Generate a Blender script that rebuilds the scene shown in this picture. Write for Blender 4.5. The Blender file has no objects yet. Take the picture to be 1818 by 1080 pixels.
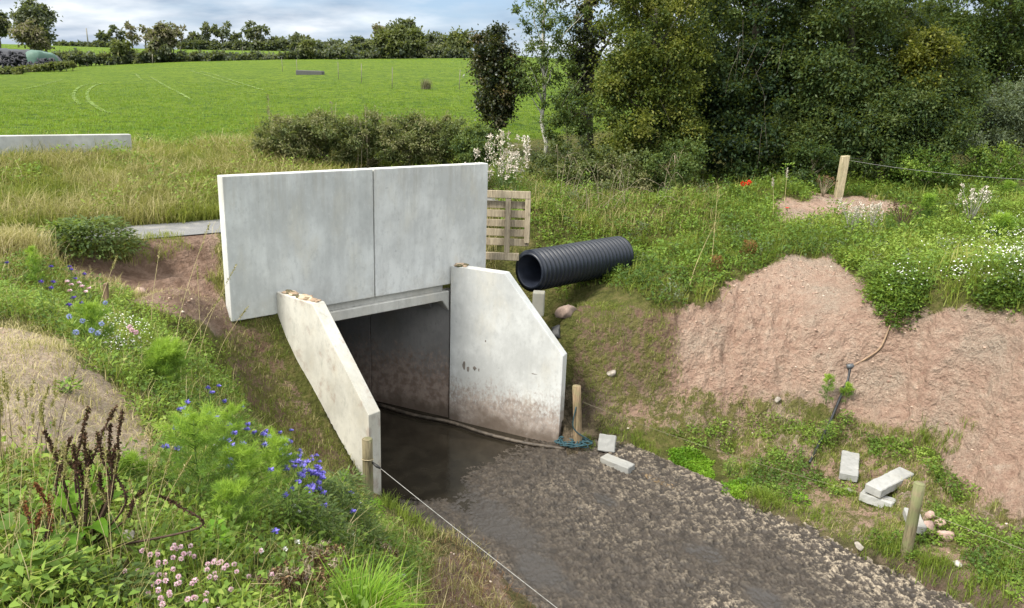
import bpy, bmesh, math, random
import numpy as np
from mathutils import Vector, Matrix
S = bpy.context.scene
C = S.collection
R = math.radians
random.seed(7)
rng = np.random.default_rng(11)
# ------------------------------------------------------------------ camera
CAM_H, PITCH, ROLL, FPX = 6.1, R(15.7), R(2.0), 1365.0
cam = bpy.data.cameras.new('camera')
cam.sensor_width = 36.0
cam.lens = FPX / 1818 * 36
cam.clip_end = 5000
camo = bpy.data.objects.new('camera', cam)
C.objects.link(camo)
_fw = np.array([0, math.cos(PITCH), -math.sin(PITCH)])
_r0 = np.array([1.0, 0, 0])
_u0 = np.cross(_r0, _fw)
_rt = _r0 * math.cos(ROLL) + _u0 * math.sin(ROLL)
_up = -_r0 * math.sin(ROLL) + _u0 * math.cos(ROLL)
camo.matrix_world = Matrix(((_rt[0], _up[0], -_fw[0], 0), (_rt[1], _up[1], -_fw[1], 0),
                            (_rt[2], _up[2], -_fw[2], CAM_H), (0, 0, 0, 1)))
S.camera = camo
# ------------------------------------------------------------------ sky, sun, exposure
SUN_EL, SUN_AZ = R(50), R(-122)          # azimuth measured clockwise from +y
sd = np.array([math.sin(SUN_AZ) * math.cos(SUN_EL), math.cos(SUN_AZ) * math.cos(SUN_EL), math.sin(SUN_EL)])
W = bpy.data.worlds.new('World')
S.world = W
W.use_nodes = True
nt = W.node_tree
nt.nodes.clear()
def wn(t): return nt.nodes.new(t)
out = wn('ShaderNodeOutputWorld'); bg = wn('ShaderNodeBackground')
sky = wn('ShaderNodeTexSky'); sky.sky_type = 'NISHITA'; sky.sun_disc = False
sky.sun_elevation = SUN_EL; sky.sun_rotation = SUN_AZ
sky.air_density = 1.0; sky.dust_density = 1.5
tc = wn('ShaderNodeTexCoord')
sepd = wn('ShaderNodeSeparateXYZ'); nt.links.new(tc.outputs['Generated'], sepd.inputs[0])
# clouds lie on a flat layer overhead: direction / (height + small) gives layer coordinates
zz = wn('ShaderNodeMath'); zz.operation = 'MAXIMUM'; nt.links.new(sepd.outputs[2], zz.inputs[0]); zz.inputs[1].default_value = 0.0
za = wn('ShaderNodeMath'); za.operation = 'ADD'; nt.links.new(zz.outputs[0], za.inputs[0]); za.inputs[1].default_value = 0.24
dv = wn('ShaderNodeVectorMath'); dv.operation = 'DIVIDE'
cz = wn('ShaderNodeCombineXYZ')
for k in range(3): nt.links.new(za.outputs[0], cz.inputs[k])
nt.links.new(tc.outputs['Generated'], dv.inputs[0]); nt.links.new(cz.outputs[0], dv.inputs[1])
no = wn('ShaderNodeTexNoise'); no.inputs['Scale'].default_value = 1.5; no.inputs['Detail'].default_value = 9; no.inputs['Roughness'].default_value = 0.56
mpw = wn('ShaderNodeMapping'); mpw.inputs['Location'].default_value = (3.1, 1.7, 0.0); mpw.inputs['Scale'].default_value = (0.75, 1.0, 1.0)
nt.links.new(dv.outputs[0], mpw.inputs[0]); nt.links.new(mpw.outputs[0], no.inputs['Vector'])
cr = wn('ShaderNodeValToRGB')
cr.color_ramp.elements[0].position = 0.40; cr.color_ramp.elements[0].color = (0, 0, 0, 1)
cr.color_ramp.elements[1].position = 0.62; cr.color_ramp.elements[1].color = (1, 1, 1, 1)
nt.links.new(no.outputs['Fac'], cr.inputs[0])
no2 = wn('ShaderNodeTexNoise'); no2.inputs['Scale'].default_value = 3.4; no2.inputs['Detail'].default_value = 6
nt.links.new(mpw.outputs[0], no2.inputs['Vector'])
cr2 = wn('ShaderNodeValToRGB')
cr2.color_ramp.elements[0].position = 0.36; cr2.color_ramp.elements[0].color = (1.8, 2.3, 3.0, 1)
cr2.color_ramp.elements[1].position = 0.66; cr2.color_ramp.elements[1].color = (5.0, 5.2, 5.4, 1)
nt.links.new(no2.outputs['Fac'], cr2.inputs[0])
gray = wn('ShaderNodeMix'); gray.data_type = 'RGBA'; gray.inputs[0].default_value = 0.6
nt.links.new(sky.outputs[0], gray.inputs[6]); gray.inputs[7].default_value = (1.6, 2.4, 3.7, 1)
mx = wn('ShaderNodeMix'); mx.data_type = 'RGBA'
nt.links.new(cr.outputs[0], mx.inputs[0]); nt.links.new(gray.outputs[2], mx.inputs[6]); nt.links.new(cr2.outputs[0], mx.inputs[7])
ele = wn('ShaderNodeMapRange'); nt.links.new(sepd.outputs[2], ele.inputs[0]); ele.inputs[1].default_value = 0.12; ele.inputs[2].default_value = 0.55; ele.inputs[3].default_value = 0.84; ele.inputs[4].default_value = 2.3
brt = wn('ShaderNodeVectorMath'); brt.operation = 'SCALE'; neu = wn('ShaderNodeMix'); neu.data_type = 'RGBA'; nef = wn('ShaderNodeMapRange'); nt.links.new(sepd.outputs[2], nef.inputs[0]); nef.inputs[1].default_value = 0.12; nef.inputs[2].default_value = 0.5; nef.inputs[4].default_value = 0.8
nt.links.new(nef.outputs[0], neu.inputs[0]); nt.links.new(mx.outputs[2], neu.inputs[6]); neu.inputs[7].default_value = (3.7, 3.65, 3.45, 1)
nt.links.new(neu.outputs[2], brt.inputs[0]); nt.links.new(ele.outputs[0], brt.inputs['Scale'])
nt.links.new(brt.outputs[0], bg.inputs[0]); bg.inputs[1].default_value = 0.14
nt.links.new(bg.outputs[0], out.inputs[0])
sl = bpy.data.lights.new('sun', 'SUN'); sl.energy = 3.3; sl.angle = R(14); sl.color = (1.0, 0.95, 0.86)
so = bpy.data.objects.new('sun', sl); C.objects.link(so)
so.rotation_euler = Vector((-sd[0], -sd[1], -sd[2])).to_track_quat('-Z', 'Y').to_euler()
S.view_settings.view_transform = 'Standard'
S.view_settings.look = 'None'
S.view_settings.gamma = 1.0
S.view_settings.use_curve_mapping = False
S.view_settings.exposure = 0.88

# ------------------------------------------------------------------ helpers: picture <-> place
CP = np.array([0, 0, CAM_H])
def ray(u, v): return _rt * (u - 909) / FPX - _up * (v - 540) / FPX + _fw
def pz(u, v, z):
    d = ray(u, v); return CP + d * ((z - CAM_H) / d[2])
def py(u, v, y):
    d = ray(u, v); return CP + d * (y / d[1])
def proj(P):
    q = np.asarray(P, float) - CP; w = q @ _fw
    w = np.where(w < .05, .05, w)
    return 909 + FPX * (q @ _rt) / w, 540 - FPX * (q @ _up) / w
M0 = np.array([-1.127, 13.527, 0.0])            # right corner of the culvert mouth
AX = np.array([0.7412, 0.6712, 0.0])            # along the parapet
BX = np.array([-0.6712, 0.7412, 0.0])           # through the parapet, away from the track
UX = np.array([-0.91, 0.4146, 0.0])             # culvert axis, inwards
def onpar(u, v, off=0.0):
    d = ray(u, v); P0 = M0 + BX * off
    return CP + d * (((P0 - CP) @ BX) / (d @ BX))
def inpoly(u, v, poly):
    poly = np.asarray(poly, float); c = np.zeros(np.shape(u), bool); j = len(poly) - 1
    for i in range(len(poly)):
        xi, yi = poly[i]; xj, yj = poly[j]
        if yi != yj:
            c ^= ((yi > v) != (yj > v)) & (u < (xj - xi) * (v - yi) / (yj - yi) + xi)
        j = i
    return c
def vnoise(x, y, seed=0):                        # value noise 0..1
    xi = np.floor(x).astype(np.int64); yi = np.floor(y).astype(np.int64); fx = x - xi; fy = y - yi
    def h(a, b):
        n = (a * 374761393 + b * 668265263 + seed * 974634777) & 0xFFFFFFFF
        n = ((n ^ (n >> 13)) * 1274126177) & 0xFFFFFFFF
        return ((n ^ (n >> 16)) & 0xFFFF) / 65535.0
    fx = fx * fx * (3 - 2 * fx); fy = fy * fy * (3 - 2 * fy)
    a = h(xi, yi) * (1 - fx) + h(xi + 1, yi) * fx
    b = h(xi, yi + 1) * (1 - fx) + h(xi + 1, yi + 1) * fx
    return a * (1 - fy) + b * fy
def fbm(x, y, seed=0, o=4):
    s = 0; a = .5; f = 1.0; t = 0
    for k in range(o):
        s = s + a * vnoise(x * f, y * f, seed + k); t += a; a *= .5; f *= 2.03
    return s / t
def sstep(a, b, x):
    t = np.clip((x - a) / (b - a), 0, 1); return t * t * (3 - 2 * t)

# ------------------------------------------------------------------ helpers: objects
def setp(o, label=None, cat=None, group=None, kind=None):
    if label: o['label'] = label
    if cat: o['category'] = cat
    if group: o['group'] = group
    if kind: o['kind'] = kind
    return o
def empty(name, loc, label=None, cat=None, group=None, rz=0.0):
    o = bpy.data.objects.new(name, None); o.empty_display_size = .1; C.objects.link(o)
    o.location = tuple(float(q) for q in loc); o.rotation_euler = (0, 0, rz)
    return setp(o, label, cat, group)
def link(name, me, mat=None, parent=None, loc=None):
    if mat is not None and not me.materials: me.materials.append(mat)
    o = bpy.data.objects.new(name, me); C.objects.link(o)
    if parent is not None: o.parent = parent
    if loc is not None: o.location = tuple(float(q) for q in loc)
    return o
def np_mesh(name, V, F, attrs=None, smooth=False):
    me = bpy.data.meshes.new(name)
    V = np.ascontiguousarray(V, np.float32); F = np.ascontiguousarray(F, np.int32); k = F.shape[1]
    me.vertices.add(len(V)); me.vertices.foreach_set('co', V.ravel())
    me.loops.add(F.size); me.loops.foreach_set('vertex_index', F.ravel())
    me.polygons.add(len(F)); me.polygons.foreach_set('loop_start', np.arange(0, F.size, k, dtype=np.int32))
    if smooth: me.polygons.foreach_set('use_smooth', np.ones(len(F), bool))
    for n, a in (attrs or {}).items():
        at = me.attributes.new(n, 'FLOAT', 'POINT'); at.data.foreach_set('value', np.ascontiguousarray(a, np.float32))
    me.update(calc_edges=True)
    return me
def bm_mesh(name, bm, smooth=False):
    bmesh.ops.recalc_face_normals(bm, faces=bm.faces)
    me = bpy.data.meshes.new(name); bm.to_mesh(me); bm.free()
    if smooth: me.polygons.foreach_set('use_smooth', np.ones(len(me.polygons), bool))
    return me
def copy_tree(o, loc, rz=None, scale=None, label=None, group=None):
    r = o.copy(); C.objects.link(r); r.location = tuple(float(q) for q in loc)
    if rz is not None: r.rotation_euler[2] = rz
    if scale is not None: r.scale = (scale,) * 3
    if label: r['label'] = label
    if group: r['group'] = group
    for ch in list(o.children):
        c = ch.copy(); C.objects.link(c); c.parent = r
        for g in list(ch.children):
            d = g.copy(); C.objects.link(d); d.parent = c
    return r
def prism(pts, h0, h1):                          # polygon in xy extruded in z
    bm = bmesh.new()
    a = [bm.verts.new((p[0], p[1], h0)) for p in pts]; b = [bm.verts.new((p[0], p[1], h1)) for p in pts]
    bm.faces.new(a[::-1]); bm.faces.new(b)
    for i in range(len(pts)):
        j = (i + 1) % len(pts); bm.faces.new((a[i], a[j], b[j], b[i]))
    return bm
def slab(P, X, L, prof, N, th):                  # outline prof (along X, z) from P, thickness th along N
    bm = bmesh.new(); P = np.asarray(P, float)
    f = [bm.verts.new(tuple(P + X * a + np.array([0, 0, z]))) for a, z in prof]
    k = [bm.verts.new(tuple(P + X * a + np.array([0, 0, z]) + N * th)) for a, z in prof]
    bm.faces.new(f); bm.faces.new(k[::-1]); n = len(prof)
    for i in range(n):
        j = (i + 1) % n; bm.faces.new((f[i], k[i], k[j], f[j]))
    return bm
def bevel(bm, w=.012, seg=2):
    bmesh.ops.recalc_face_normals(bm, faces=bm.faces)
    bmesh.ops.bevel(bm, geom=[e for e in bm.edges if len(e.link_faces) == 2 and e.calc_face_angle(0) > .3], offset=w, segments=seg, profile=.6, affect='EDGES', clamp_overlap=True)
    return bm
def subdiv(bm, size):
    for _ in range(7):
        es = [e for e in bm.edges if e.calc_length() > size]
        if not es: break
        bmesh.ops.subdivide_edges(bm, edges=es, cuts=1, use_grid_fill=True)
    return bm
def tube_np(pts, rad, n=8, cap=True):
    pts = np.asarray(pts, float); m = len(pts); rad = np.broadcast_to(np.asarray(rad, float), (m,))
    T = np.gradient(pts, axis=0); T /= np.linalg.norm(T, axis=1)[:, None] + 1e-9
    ref = np.array([0, 0, 1.0]) if abs(T[0][2]) < .9 else np.array([1.0, 0, 0])
    V = []; a = np.cross(ref, T[0]); a /= np.linalg.norm(a)
    ang = np.arange(n) * 2 * np.pi / n
    for i in range(m):
        a = a - T[i] * (a @ T[i]); a /= np.linalg.norm(a) + 1e-9; b = np.cross(T[i], a)
        V.append(pts[i] + rad[i] * (np.cos(ang)[:, None] * a + np.sin(ang)[:, None] * b))
    V = np.concatenate(V); F = []
    for i in range(m - 1):
        for k in range(n):
            F.append((i * n + k, i * n + (k + 1) % n, (i + 1) * n + (k + 1) % n, (i + 1) * n + k))
    if cap:
        V = np.vstack([V, pts[0], pts[-1]])
        for k in range(0, n, 2):
            F.append((len(V) - 2, (k + 2) % n, (k + 1) % n, k)); q = (m - 1) * n
            F.append((len(V) - 1, q + k, q + (k + 1) % n, q + (k + 2) % n))
    return V, np.array(F, int)
def join_np(parts):
    V = []; F = []; o = 0
    for v, f in parts:
        V.append(v); F.append(np.asarray(f) + o); o += len(v)
    return np.concatenate(V), np.concatenate(F)
def nrm(a): return a / (np.linalg.norm(a, axis=-1, keepdims=True) + 1e-9)

# ------------------------------------------------------------------ materials
def newmat(name):
    m = bpy.data.materials.new(name); m.use_nodes = True; t = m.node_tree; t.nodes.clear()
    o = t.nodes.new('ShaderNodeOutputMaterial'); b = t.nodes.new('ShaderNodeBsdfPrincipled')
    t.links.new(b.outputs[0], o.inputs[0]); return m, t, b, o
class N:                                          # tiny node shorthand
    def __init__(s, t): s.t = t
    def n(s, ty, **k):
        q = s.t.nodes.new(ty)
        for a, v in k.items(): setattr(q, a, v)
        return q
    def l(s, a, b): s.t.links.new(a, b)
    def noise(s, scale, detail=5, rough=.55, vec=None, dist=0):
        q = s.n('ShaderNodeTexNoise'); q.inputs['Scale'].default_value = scale; q.inputs['Detail'].default_value = detail
        q.inputs['Roughness'].default_value = rough; q.inputs['Distortion'].default_value = dist
        s.l(vec if vec is not None else s.pos(), q.inputs['Vector']); return q.outputs['Fac']
    def pos(s):
        if not hasattr(s, '_p'): s._p = s.n('ShaderNodeNewGeometry').outputs['Position']
        return s._p
    def obj(s):
        if not hasattr(s, '_o'): s._o = s.n('ShaderNodeTexCoord').outputs['Object']
        return s._o
    def mapv(s, vec, scale=(1, 1, 1), rot=(0, 0, 0), loc=(0, 0, 0)):
        q = s.n('ShaderNodeMapping'); q.inputs['Scale'].default_value = scale; q.inputs['Rotation'].default_value = rot; q.inputs['Location'].default_value = loc
        s.l(vec, q.inputs[0]); return q.outputs[0]
    def ramp(s, f, stops):
        q = s.n('ShaderNodeValToRGB'); e = q.color_ramp.elements
        while len(e) < len(stops): e.new(.5)
        for k, (p, c) in enumerate(stops):
            e[k].position = p; e[k].color = (c if isinstance(c, (tuple, list)) else (c, c, c)) + ((1,) if True else ())
        s.l(f, q.inputs[0]); return q.outputs[0]
    def val(s, f, a, b):                           # smooth 0..1 between a and b
        q = s.n('ShaderNodeMapRange'); q.interpolation_type = 'SMOOTHSTEP'
        q.inputs[1].default_value = a; q.inputs[2].default_value = b; s.l(f, q.inputs[0]); return q.outputs[0]
    def mix(s, f, a, b, mode='MIX'):
        q = s.n('ShaderNodeMix', data_type='RGBA', blend_type=mode)
        if isinstance(f, (int, float)): q.inputs[0].default_value = f
        else: s.l(f, q.inputs[0])
        for k, c in ((6, a), (7, b)):
            if isinstance(c, (tuple, list)): q.inputs[k].default_value = tuple(c) + (1,)
            else: s.l(c, q.inputs[k])
        return q.outputs[2]
    def math(s, op, a, b=None):
        q = s.n('ShaderNodeMath', operation=op)
        for k, c in ((0, a), (1, b)):
            if c is None: continue
            if isinstance(c, (int, float)): q.inputs[k].default_value = c
            else: s.l(c, q.inputs[k])
        return q.outputs[0]
    def attr(s, name): return s.n('ShaderNodeAttribute', attribute_name=name).outputs['Fac']
    def bump(s, h, strength=.5, dist=.02, nrm=None):
        q = s.n('ShaderNodeBump'); q.inputs['Strength'].default_value = strength; q.inputs['Distance'].default_value = dist
        s.l(h, q.inputs['Height'])
        if nrm is not None: s.l(nrm, q.inputs['Normal'])
        return q.outputs[0]
def leafmat(name, cols, trans=.32, rough=.55, spec=.25):
    m, t, b, o = newmat(name); g = N(t)
    st = [(i / max(1, len(cols) - 1), c) for i, c in enumerate(cols)]
    c = g.ramp(g.attr('tint'), st)
    g.l(c, b.inputs['Base Color']); b.inputs['Roughness'].default_value = rough; b.inputs['Specular IOR Level'].default_value = spec
    if trans > 0:
        tr = g.n('ShaderNodeBsdfTranslucent'); g.l(g.mix(.5, c, (.30, .36, .04), 'MIX'), tr.inputs[0])
        ms = g.n('ShaderNodeMixShader'); ms.inputs[0].default_value = trans
        g.l(b.outputs[0], ms.inputs[1]); g.l(tr.outputs[0], ms.inputs[2]); g.l(ms.outputs[0], o.inputs[0])
    return m
def plain(name, col, rough=.6, var=.25, scale=20, metallic=0, bump=.0, spec=.4):
    m, t, b, o = newmat(name); g = N(t)
    n = g.noise(scale, 5, .6, g.obj())
    g.l(g.mix(g.val(n, .3, .7), tuple(x * (1 - var) for x in col), tuple(min(1, x * (1 + var)) for x in col)), b.inputs['Base Color'])
    b.inputs['Roughness'].default_value = rough; b.inputs['Metallic'].default_value = metallic; b.inputs['Specular IOR Level'].default_value = spec
    if bump: g.l(g.bump(n, bump, .01), b.inputs['Normal'])
    return m
def concrete(name, base, splash=None, side=None, streak=.5, seed=0.0):
    m, t, b, o = newmat(name); g = N(t); P = g.mapv(g.pos(), loc=(seed, seed * 1.7, seed * .3))
    big = g.noise(.9, 6, .6, P); fine = g.noise(60, 4, .6, P)
    st = g.noise(5.0, 6, .62, g.mapv(P, (1, 1, .12)))
    c = g.mix(g.val(big, .36, .64), tuple(x * .80 for x in base), tuple(min(1, x * 1.10) for x in base))
    warm = g.noise(1.7, 5, .65, g.mapv(P, (1, 1, .45), loc=(7, 2, 5)))
    c = g.mix(g.math('MULTIPLY', g.val(warm, .48, .72), .55), c, (base[0] * .93, base[1] * .87, base[2] * .76))
    c = g.mix(g.math('MULTIPLY', g.val(st, .46, .66), streak * .42), c, tuple(x * .62 for x in base))
    mot = g.noise(13, 6, .7, g.mapv(P, (1, 1, .55), loc=(1, 4, 2))); c = g.mix(g.math('MULTIPLY', g.val(mot, .50, .68), .42), c, tuple(x * .64 for x in base)); c = g.mix(g.math('MULTIPLY', g.val(mot, .46, .30), .25), c, tuple(min(.85, x * 1.22) for x in base))
    c = g.mix(g.math('MULTIPLY', g.val(fine, .55, .8), .25), c, tuple(x * .6 for x in base))
    blot = g.noise(7.5, 3, .5, g.mapv(P, loc=(3, 9, 1)))
    c = g.mix(g.math('MULTIPLY', g.val(blot, .70, .76), .45), c, tuple(x * .5 for x in base))
    sp = g.n('ShaderNodeSeparateXYZ'); g.l(g.pos(), sp.inputs[0]); z = sp.outputs[2]
    if name.startswith('parapet'):                 # rain drips and lichen below the top edge
        dn = g.noise(7.5, 6, .65, g.mapv(P, (1, 1, .08), loc=(11, 3, 0))); dk = g.math('MULTIPLY', g.val(dn, .46, .64), g.val(z, 3.7, 4.74)); c = g.mix(g.math('MULTIPLY', dk, .24), c, (.30, .26, .19))
        low = g.math('MULTIPLY', g.val(g.noise(4, 6, .7, P), .45, .62), g.math('SUBTRACT', 1.0, g.val(z, 2.6, 3.15))); c = g.mix(g.math('MULTIPLY', low, .22), c, (.36, .31, .24))
    h = fine
    if splash:                                     # dried mud thrown up from the track
        z0, z1, dens = splash
        zn = g.math('ADD', z, g.math('MULTIPLY', g.math('SUBTRACT', g.noise(2.2, 5, .6), .5), -.9))
        k = g.math('SUBTRACT', 1.0, g.val(zn, z0, z1))
        speck = g.noise(22, 5, .7, g.mapv(g.pos(), (1, 1, .6)))
        k2 = g.val(g.math('ADD', k, g.math('MULTIPLY', g.math('SUBTRACT', speck, .5), 1.7)), .30, 1.0)
        k2 = g.math('MULTIPLY', k2, dens)
        mudc = g.mix(g.val(g.noise(9, 4), .35, .65), (.19, .135, .105), (.32, .25, .205))
        c = g.mix(k2, c, mudc)
        wet = g.math('SUBTRACT', 1.0, g.val(zn, .0, .42)); c = g.mix(g.math('MULTIPLY', wet, .8), c, (.10, .075, .055))
        h = g.math('ADD', fine, g.math('MULTIPLY', k2, .8))
    if side:                                       # soil smeared on the face and algae
        s1 = g.noise(3.5, 7, .72, g.mapv(P, (1, 1, .8))); c = g.mix(g.math('MULTIPLY', g.val(s1, .52, .64), .42), c, (.26, .17, .13))
        s2 = g.noise(6, 7, .7, g.mapv(P, (1, 1, .5), loc=(2, 2, 2))); c = g.mix(g.math('MULTIPLY', g.val(s2, .56, .68), .35), c, (.22, .23, .20))
    g.l(c, b.inputs['Base Color']); b.inputs['Roughness'].default_value = .82; b.inputs['Specular IOR Level'].default_value = .25
    g.l(g.bump(h, .25, .006), b.inputs['Normal'])
    return m
# ------------------------------------------------------------------ terrain
DX = np.array([0.6712, -0.7412, 0.0])            # along the track towards the camera side
def st(s, t): return M0 + DX * s + AX * t
def ab(a, b): return M0 + AX * a + BX * b
cps = []
def cp(P, z=None): cps.append((P[0], P[1], P[2] if z is None else z))
for s in np.arange(-.5, 17, 1.1):
    for t in (-2.2, -1, 0.2, 1.5):
        if s < 1.5 and t < -1.5: continue
        if s > .5 or t > .9: cp(st(s, t), .03 + .006 * s)
UVZ = [
 (1185,848,-.14),(1240,872,-.12),(1140,832,-.10),(1060,792,.10),(1150,790,.10),(1250,800,.08),(1300,850,.02),(1380,880,.15),(1330,760,.35),(1420,790,.45),(1500,800,.45),
 (1520,870,.30),(1600,850,.50),(1600,950,.28),(1700,930,.45),(1750,1010,.35),(1818,1060,.4),(1690,1060,.1),(1540,985,.12),
 (1050,700,.7),(1050,620,1.45),(1150,700,.7),(1130,600,1.7),(1040,580,1.8),(1230,690,.9),(1200,600,1.75),(1250,540,2.25),(1320,700,.85),(1320,600,1.75),
 (1330,500,2.6),(1400,700,.95),(1420,580,2.0),(1400,475,2.8),(1470,475,2.85),(1500,720,.95),(1500,600,2.0),(1550,520,2.7),(1580,680,1.35),(1600,580,2.35),
 (1700,750,1.15),(1700,650,2.0),(1700,565,2.7),(1818,800,1.2),(1818,680,2.1),(1818,585,2.8),
 (1250,450,2.85),(1350,410,3.1),(1480,420,3.15),(1480,352,3.5),(1420,365,3.4),(1560,375,3.4),(1650,400,3.2),(1750,450,3.1),(1818,490,3.05),(1700,340,3.3),(1818,330,3.35),
 (1300,350,3.2),(1200,380,3.1),(1100,330,3.4),(1000,330,3.4),(1150,445,2.55),(1040,500,2.25),(1095,482,2.32),(1125,462,2.42),(990,560,1.95),(1060,540,2.1),
 (300,425,3.42),(225,430,3.4),
 (420,640,2.05),(470,720,1.55),(540,775,1.1),(600,850,.7),(640,900,.4),
 (50,520,3.4),(150,560,3.25),(250,600,3.05),(330,640,2.85),(400,700,2.5),(440,760,2.2),
 (100,640,3.9),(0,590,3.85),(200,720,3.6),(280,780,3.35),(0,700,4.1),(100,800,3.85),(0,470,3.6),(0,430,3.62),(100,455,3.5),(-200,500,3.8),(-200,650,4.1),
 (150,1000,3.95),(350,1000,3.72),(300,870,3.5),(420,850,3.0),(500,950,3.15),(520,850,2.4),(600,900,2.55),(650,960,2.3),(700,1060,2.5),(560,1070,3.35),(770,1075,1.4),(810,1045,.7),(770,965,.42),(700,905,.28),(860,1060,.25)]
for u, v, z in UVZ: cp(pz(u, v, z))
for u, v, y in [(330,450,12.6),(300,480,12.15),(350,520,11.75),(400,562,11.25),(240,470,11.95),(260,540,10.9),(200,510,10.7),(330,560,11.0),(430,592,10.75),(385,600,10.4),(375,470,12.4),(385,520,11.8)]: cp(py(u, v, y))
for P_ in ((-1.75,9.75,.48),(-2.05,9.6,.62),(-1.45,9.45,.36),(-1.95,9.3,.7)): cps.append(P_)
for a in (-4.1, -3.8, -3.5, -3.25): cp(ab(a, -.08), 2.42)
for x, y, z in [(-.5,1,4.35),(0,0,4.45),(.4,1.7,3.9),(2.2,2,2.3),(1,2.7,2.9),(3.7,3.3,.7),(5,2,.3),(-1.5,2,4.2),(-6,2,4.2),(-12,6,3.9),(-14,12,3.6),(-22,15,3.7),(0,-4,4.4),(-8,-4,4.2),(-30,-5,4),(4,-4,2.2),(9,-5,.5),(-20,5,4)]: cps.append((x, y, z))
for s in (9.5, 11, 12.5, 14, 16, 19):
    for t, z in ((2.2,.12),(3,.45),(4.0,1.7),(4.9,2.85),(7,3.15),(12,3.4),(20,3.6)): cp(st(s, t), z)
for l in np.linspace(.0, 2.3, 7):                 # soil held by the left wing
    P = np.array([-3.6, 11.32, 0]) + np.array([.77, -.64, 0]) * l + np.array([-.64, -.77, 0]) * .22
    cp(P, 2.36 - .86 * l)
for l in np.linspace(.0, 2.2, 6):                 # soil held by the right wing
    P = np.array([-1.1, 13.75, 0]) + np.array([.905, -.425, 0]) * l + np.array([.42, .9, 0]) * .12
    cp(P, [2.6, 2.45, 2.2, 1.75, 1.25, .8][int(round(l / .44))])
for a in np.arange(-4.6, .9, .6):
    cp(ab(a, .32), 3.3 if a < -.4 else 2.75); cp(ab(a, .9), 3.4 if a < 0 else 2.95)
for a in np.arange(-16, 4.1, 2):
    for b, z in ((2.0, 3.47), (2.7, 3.5), (3.6, 3.5), (5.0, 3.62), (7.2, 3.85), (9.3, 4.1), (10.6, 4.18)):
        if a < -6 and b < 2.6: continue
        cp(ab(a, b), z)
for x, y, z in [(4, 19, 3.7), (7, 21, 3.8), (11, 20, 3.5), (16, 18, 3.5), (-24, 24, 4.2), (-34, 22, 4.2), (14, 25, 4), (24, 22, 3.9)]: cps.append((x, y, z))
for u in (-700, -200, 100, 300, 500, 700, 900):
    h = 124.3 + u * (187.8 - 124.3) / 1818
    vt = np.interp(u, [-700, 0, 60, 300, 500, 800, 900], [118, 126, 124, 113, 109, 108, 108])
    zc = CAM_H + (h - vt) / FPX * 110
    for y in (32, 45, 65, 85, 110):
        k = (y - 25) / 85; P = py(u, 200, y); cps.append((P[0], y, 4.25 + (zc - 4.25) * (k * 1.06 - .06 * k * k)))
    for y, dz in ((150, 2.0), (200, 4.6), (260, 5.0), (420, 4.0)):
        P = py(u, 200, y); cps.append((P[0], y, max(zc, 8.2) + dz * .9))
for x in (12, 30, 60, 120):
    for y, z in ((32, 4.6), (60, 6.4), (110, 9.5), (200, 12), (420, 12)): cps.append((x * (1 if y < 100 else 1.6), y, z))
cps = np.array(cps); CC = .35
def _phi(A, B): return np.sqrt(((A[:, None, :] - B[None, :, :]) ** 2).sum(-1) + CC * CC)
Kx = _phi(cps[:, :2], cps[:, :2]) - np.eye(len(cps)) * .06
Pm = np.c_[np.ones(len(cps)), cps[:, :2] / 50]
Aug = np.block([[Kx, Pm], [Pm.T, np.zeros((3, 3))]])
sol = np.linalg.solve(Aug, np.r_[cps[:, 2], np.zeros(3)])
RW_END = np.array([0.97, 12.62]); RW_M = np.array([-1.09, 13.62])
LW_END = np.array([-1.90, 9.90]); LW_B = np.array([-3.50, 11.38])
WEDGE = [LW_B + np.array([-.12, .10]), RW_M + np.array([-.10, .05]), RW_M, RW_END, np.array([1.1, 11.6]), np.array([-.9, 9.6]), LW_END]
def trackmask(x, y):                              # 1 in the trodden track, 0 outside
    rx = x - M0[0]; ry = y - M0[1]
    s = rx * DX[0] + ry * DX[1]; t = rx * AX[0] + ry * AX[1]
    j = (fbm(x * 1.6, y * 1.6, 5) - .5) * .5
    m = sstep(-2.65, -2.25, t + j) * (1 - sstep(1.45, 1.8, t + j * .8)) * sstep(.5, 1.2, s + .3 * t)
    return m
def zbase(x, y):
    sh = np.shape(x); X = np.c_[np.ravel(x), np.ravel(y)]; r = np.empty(len(X))
    for i in range(0, len(X), 20000):
        q = X[i:i + 20000]
        r[i:i + 20000] = _phi(q, cps[:, :2]) @ sol[:-3] + np.c_[np.ones(len(q)), q / 50] @ sol[-3:]
    return r.reshape(sh)
def uvz0(x, y, z): return proj(np.stack([x, y, z], -1))
P_BARE = [
 [(1190,560),(1250,530),(1330,488),(1400,452),(1475,458),(1550,500),(1570,548),(1630,556),(1700,542),(1760,550),(1950,565),(1950,960),(1800,905),(1690,850),(1650,770),(1520,745),(1440,705),(1300,695),(1190,680)],
 [(1365,358),(1420,345),(1500,343),(1600,362),(1600,385),(1480,390),(1390,388)],
 [(-100,440),(110,440),(235,470),(235,428),(380,402),(392,560),(430,600),(330,565),(240,530),(150,490),(60,455),(-100,480)],
 [(-150,580),(40,575),(110,600),(180,670),(265,765),(275,830),(180,830),(100,810),(0,800),(-150,800)],
 [(770,1000),(850,960),(900,1080),(1000,1200),(780,1200),(740,1060)]]
P_HALF = [
 [(390,560),(490,565),(520,700),(650,850),(640,900),(560,860),(440,720),(390,640)],
 [(1010,540),(1200,530),(1210,690),(1300,700),(1420,720),(1300,790),(1020,760)],
 [(1240,700),(1520,740),(1660,780),(1700,860),(1818,920),(1950,980),(1950,1200),(1700,1200),(1560,980),(1290,870)]]
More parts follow.
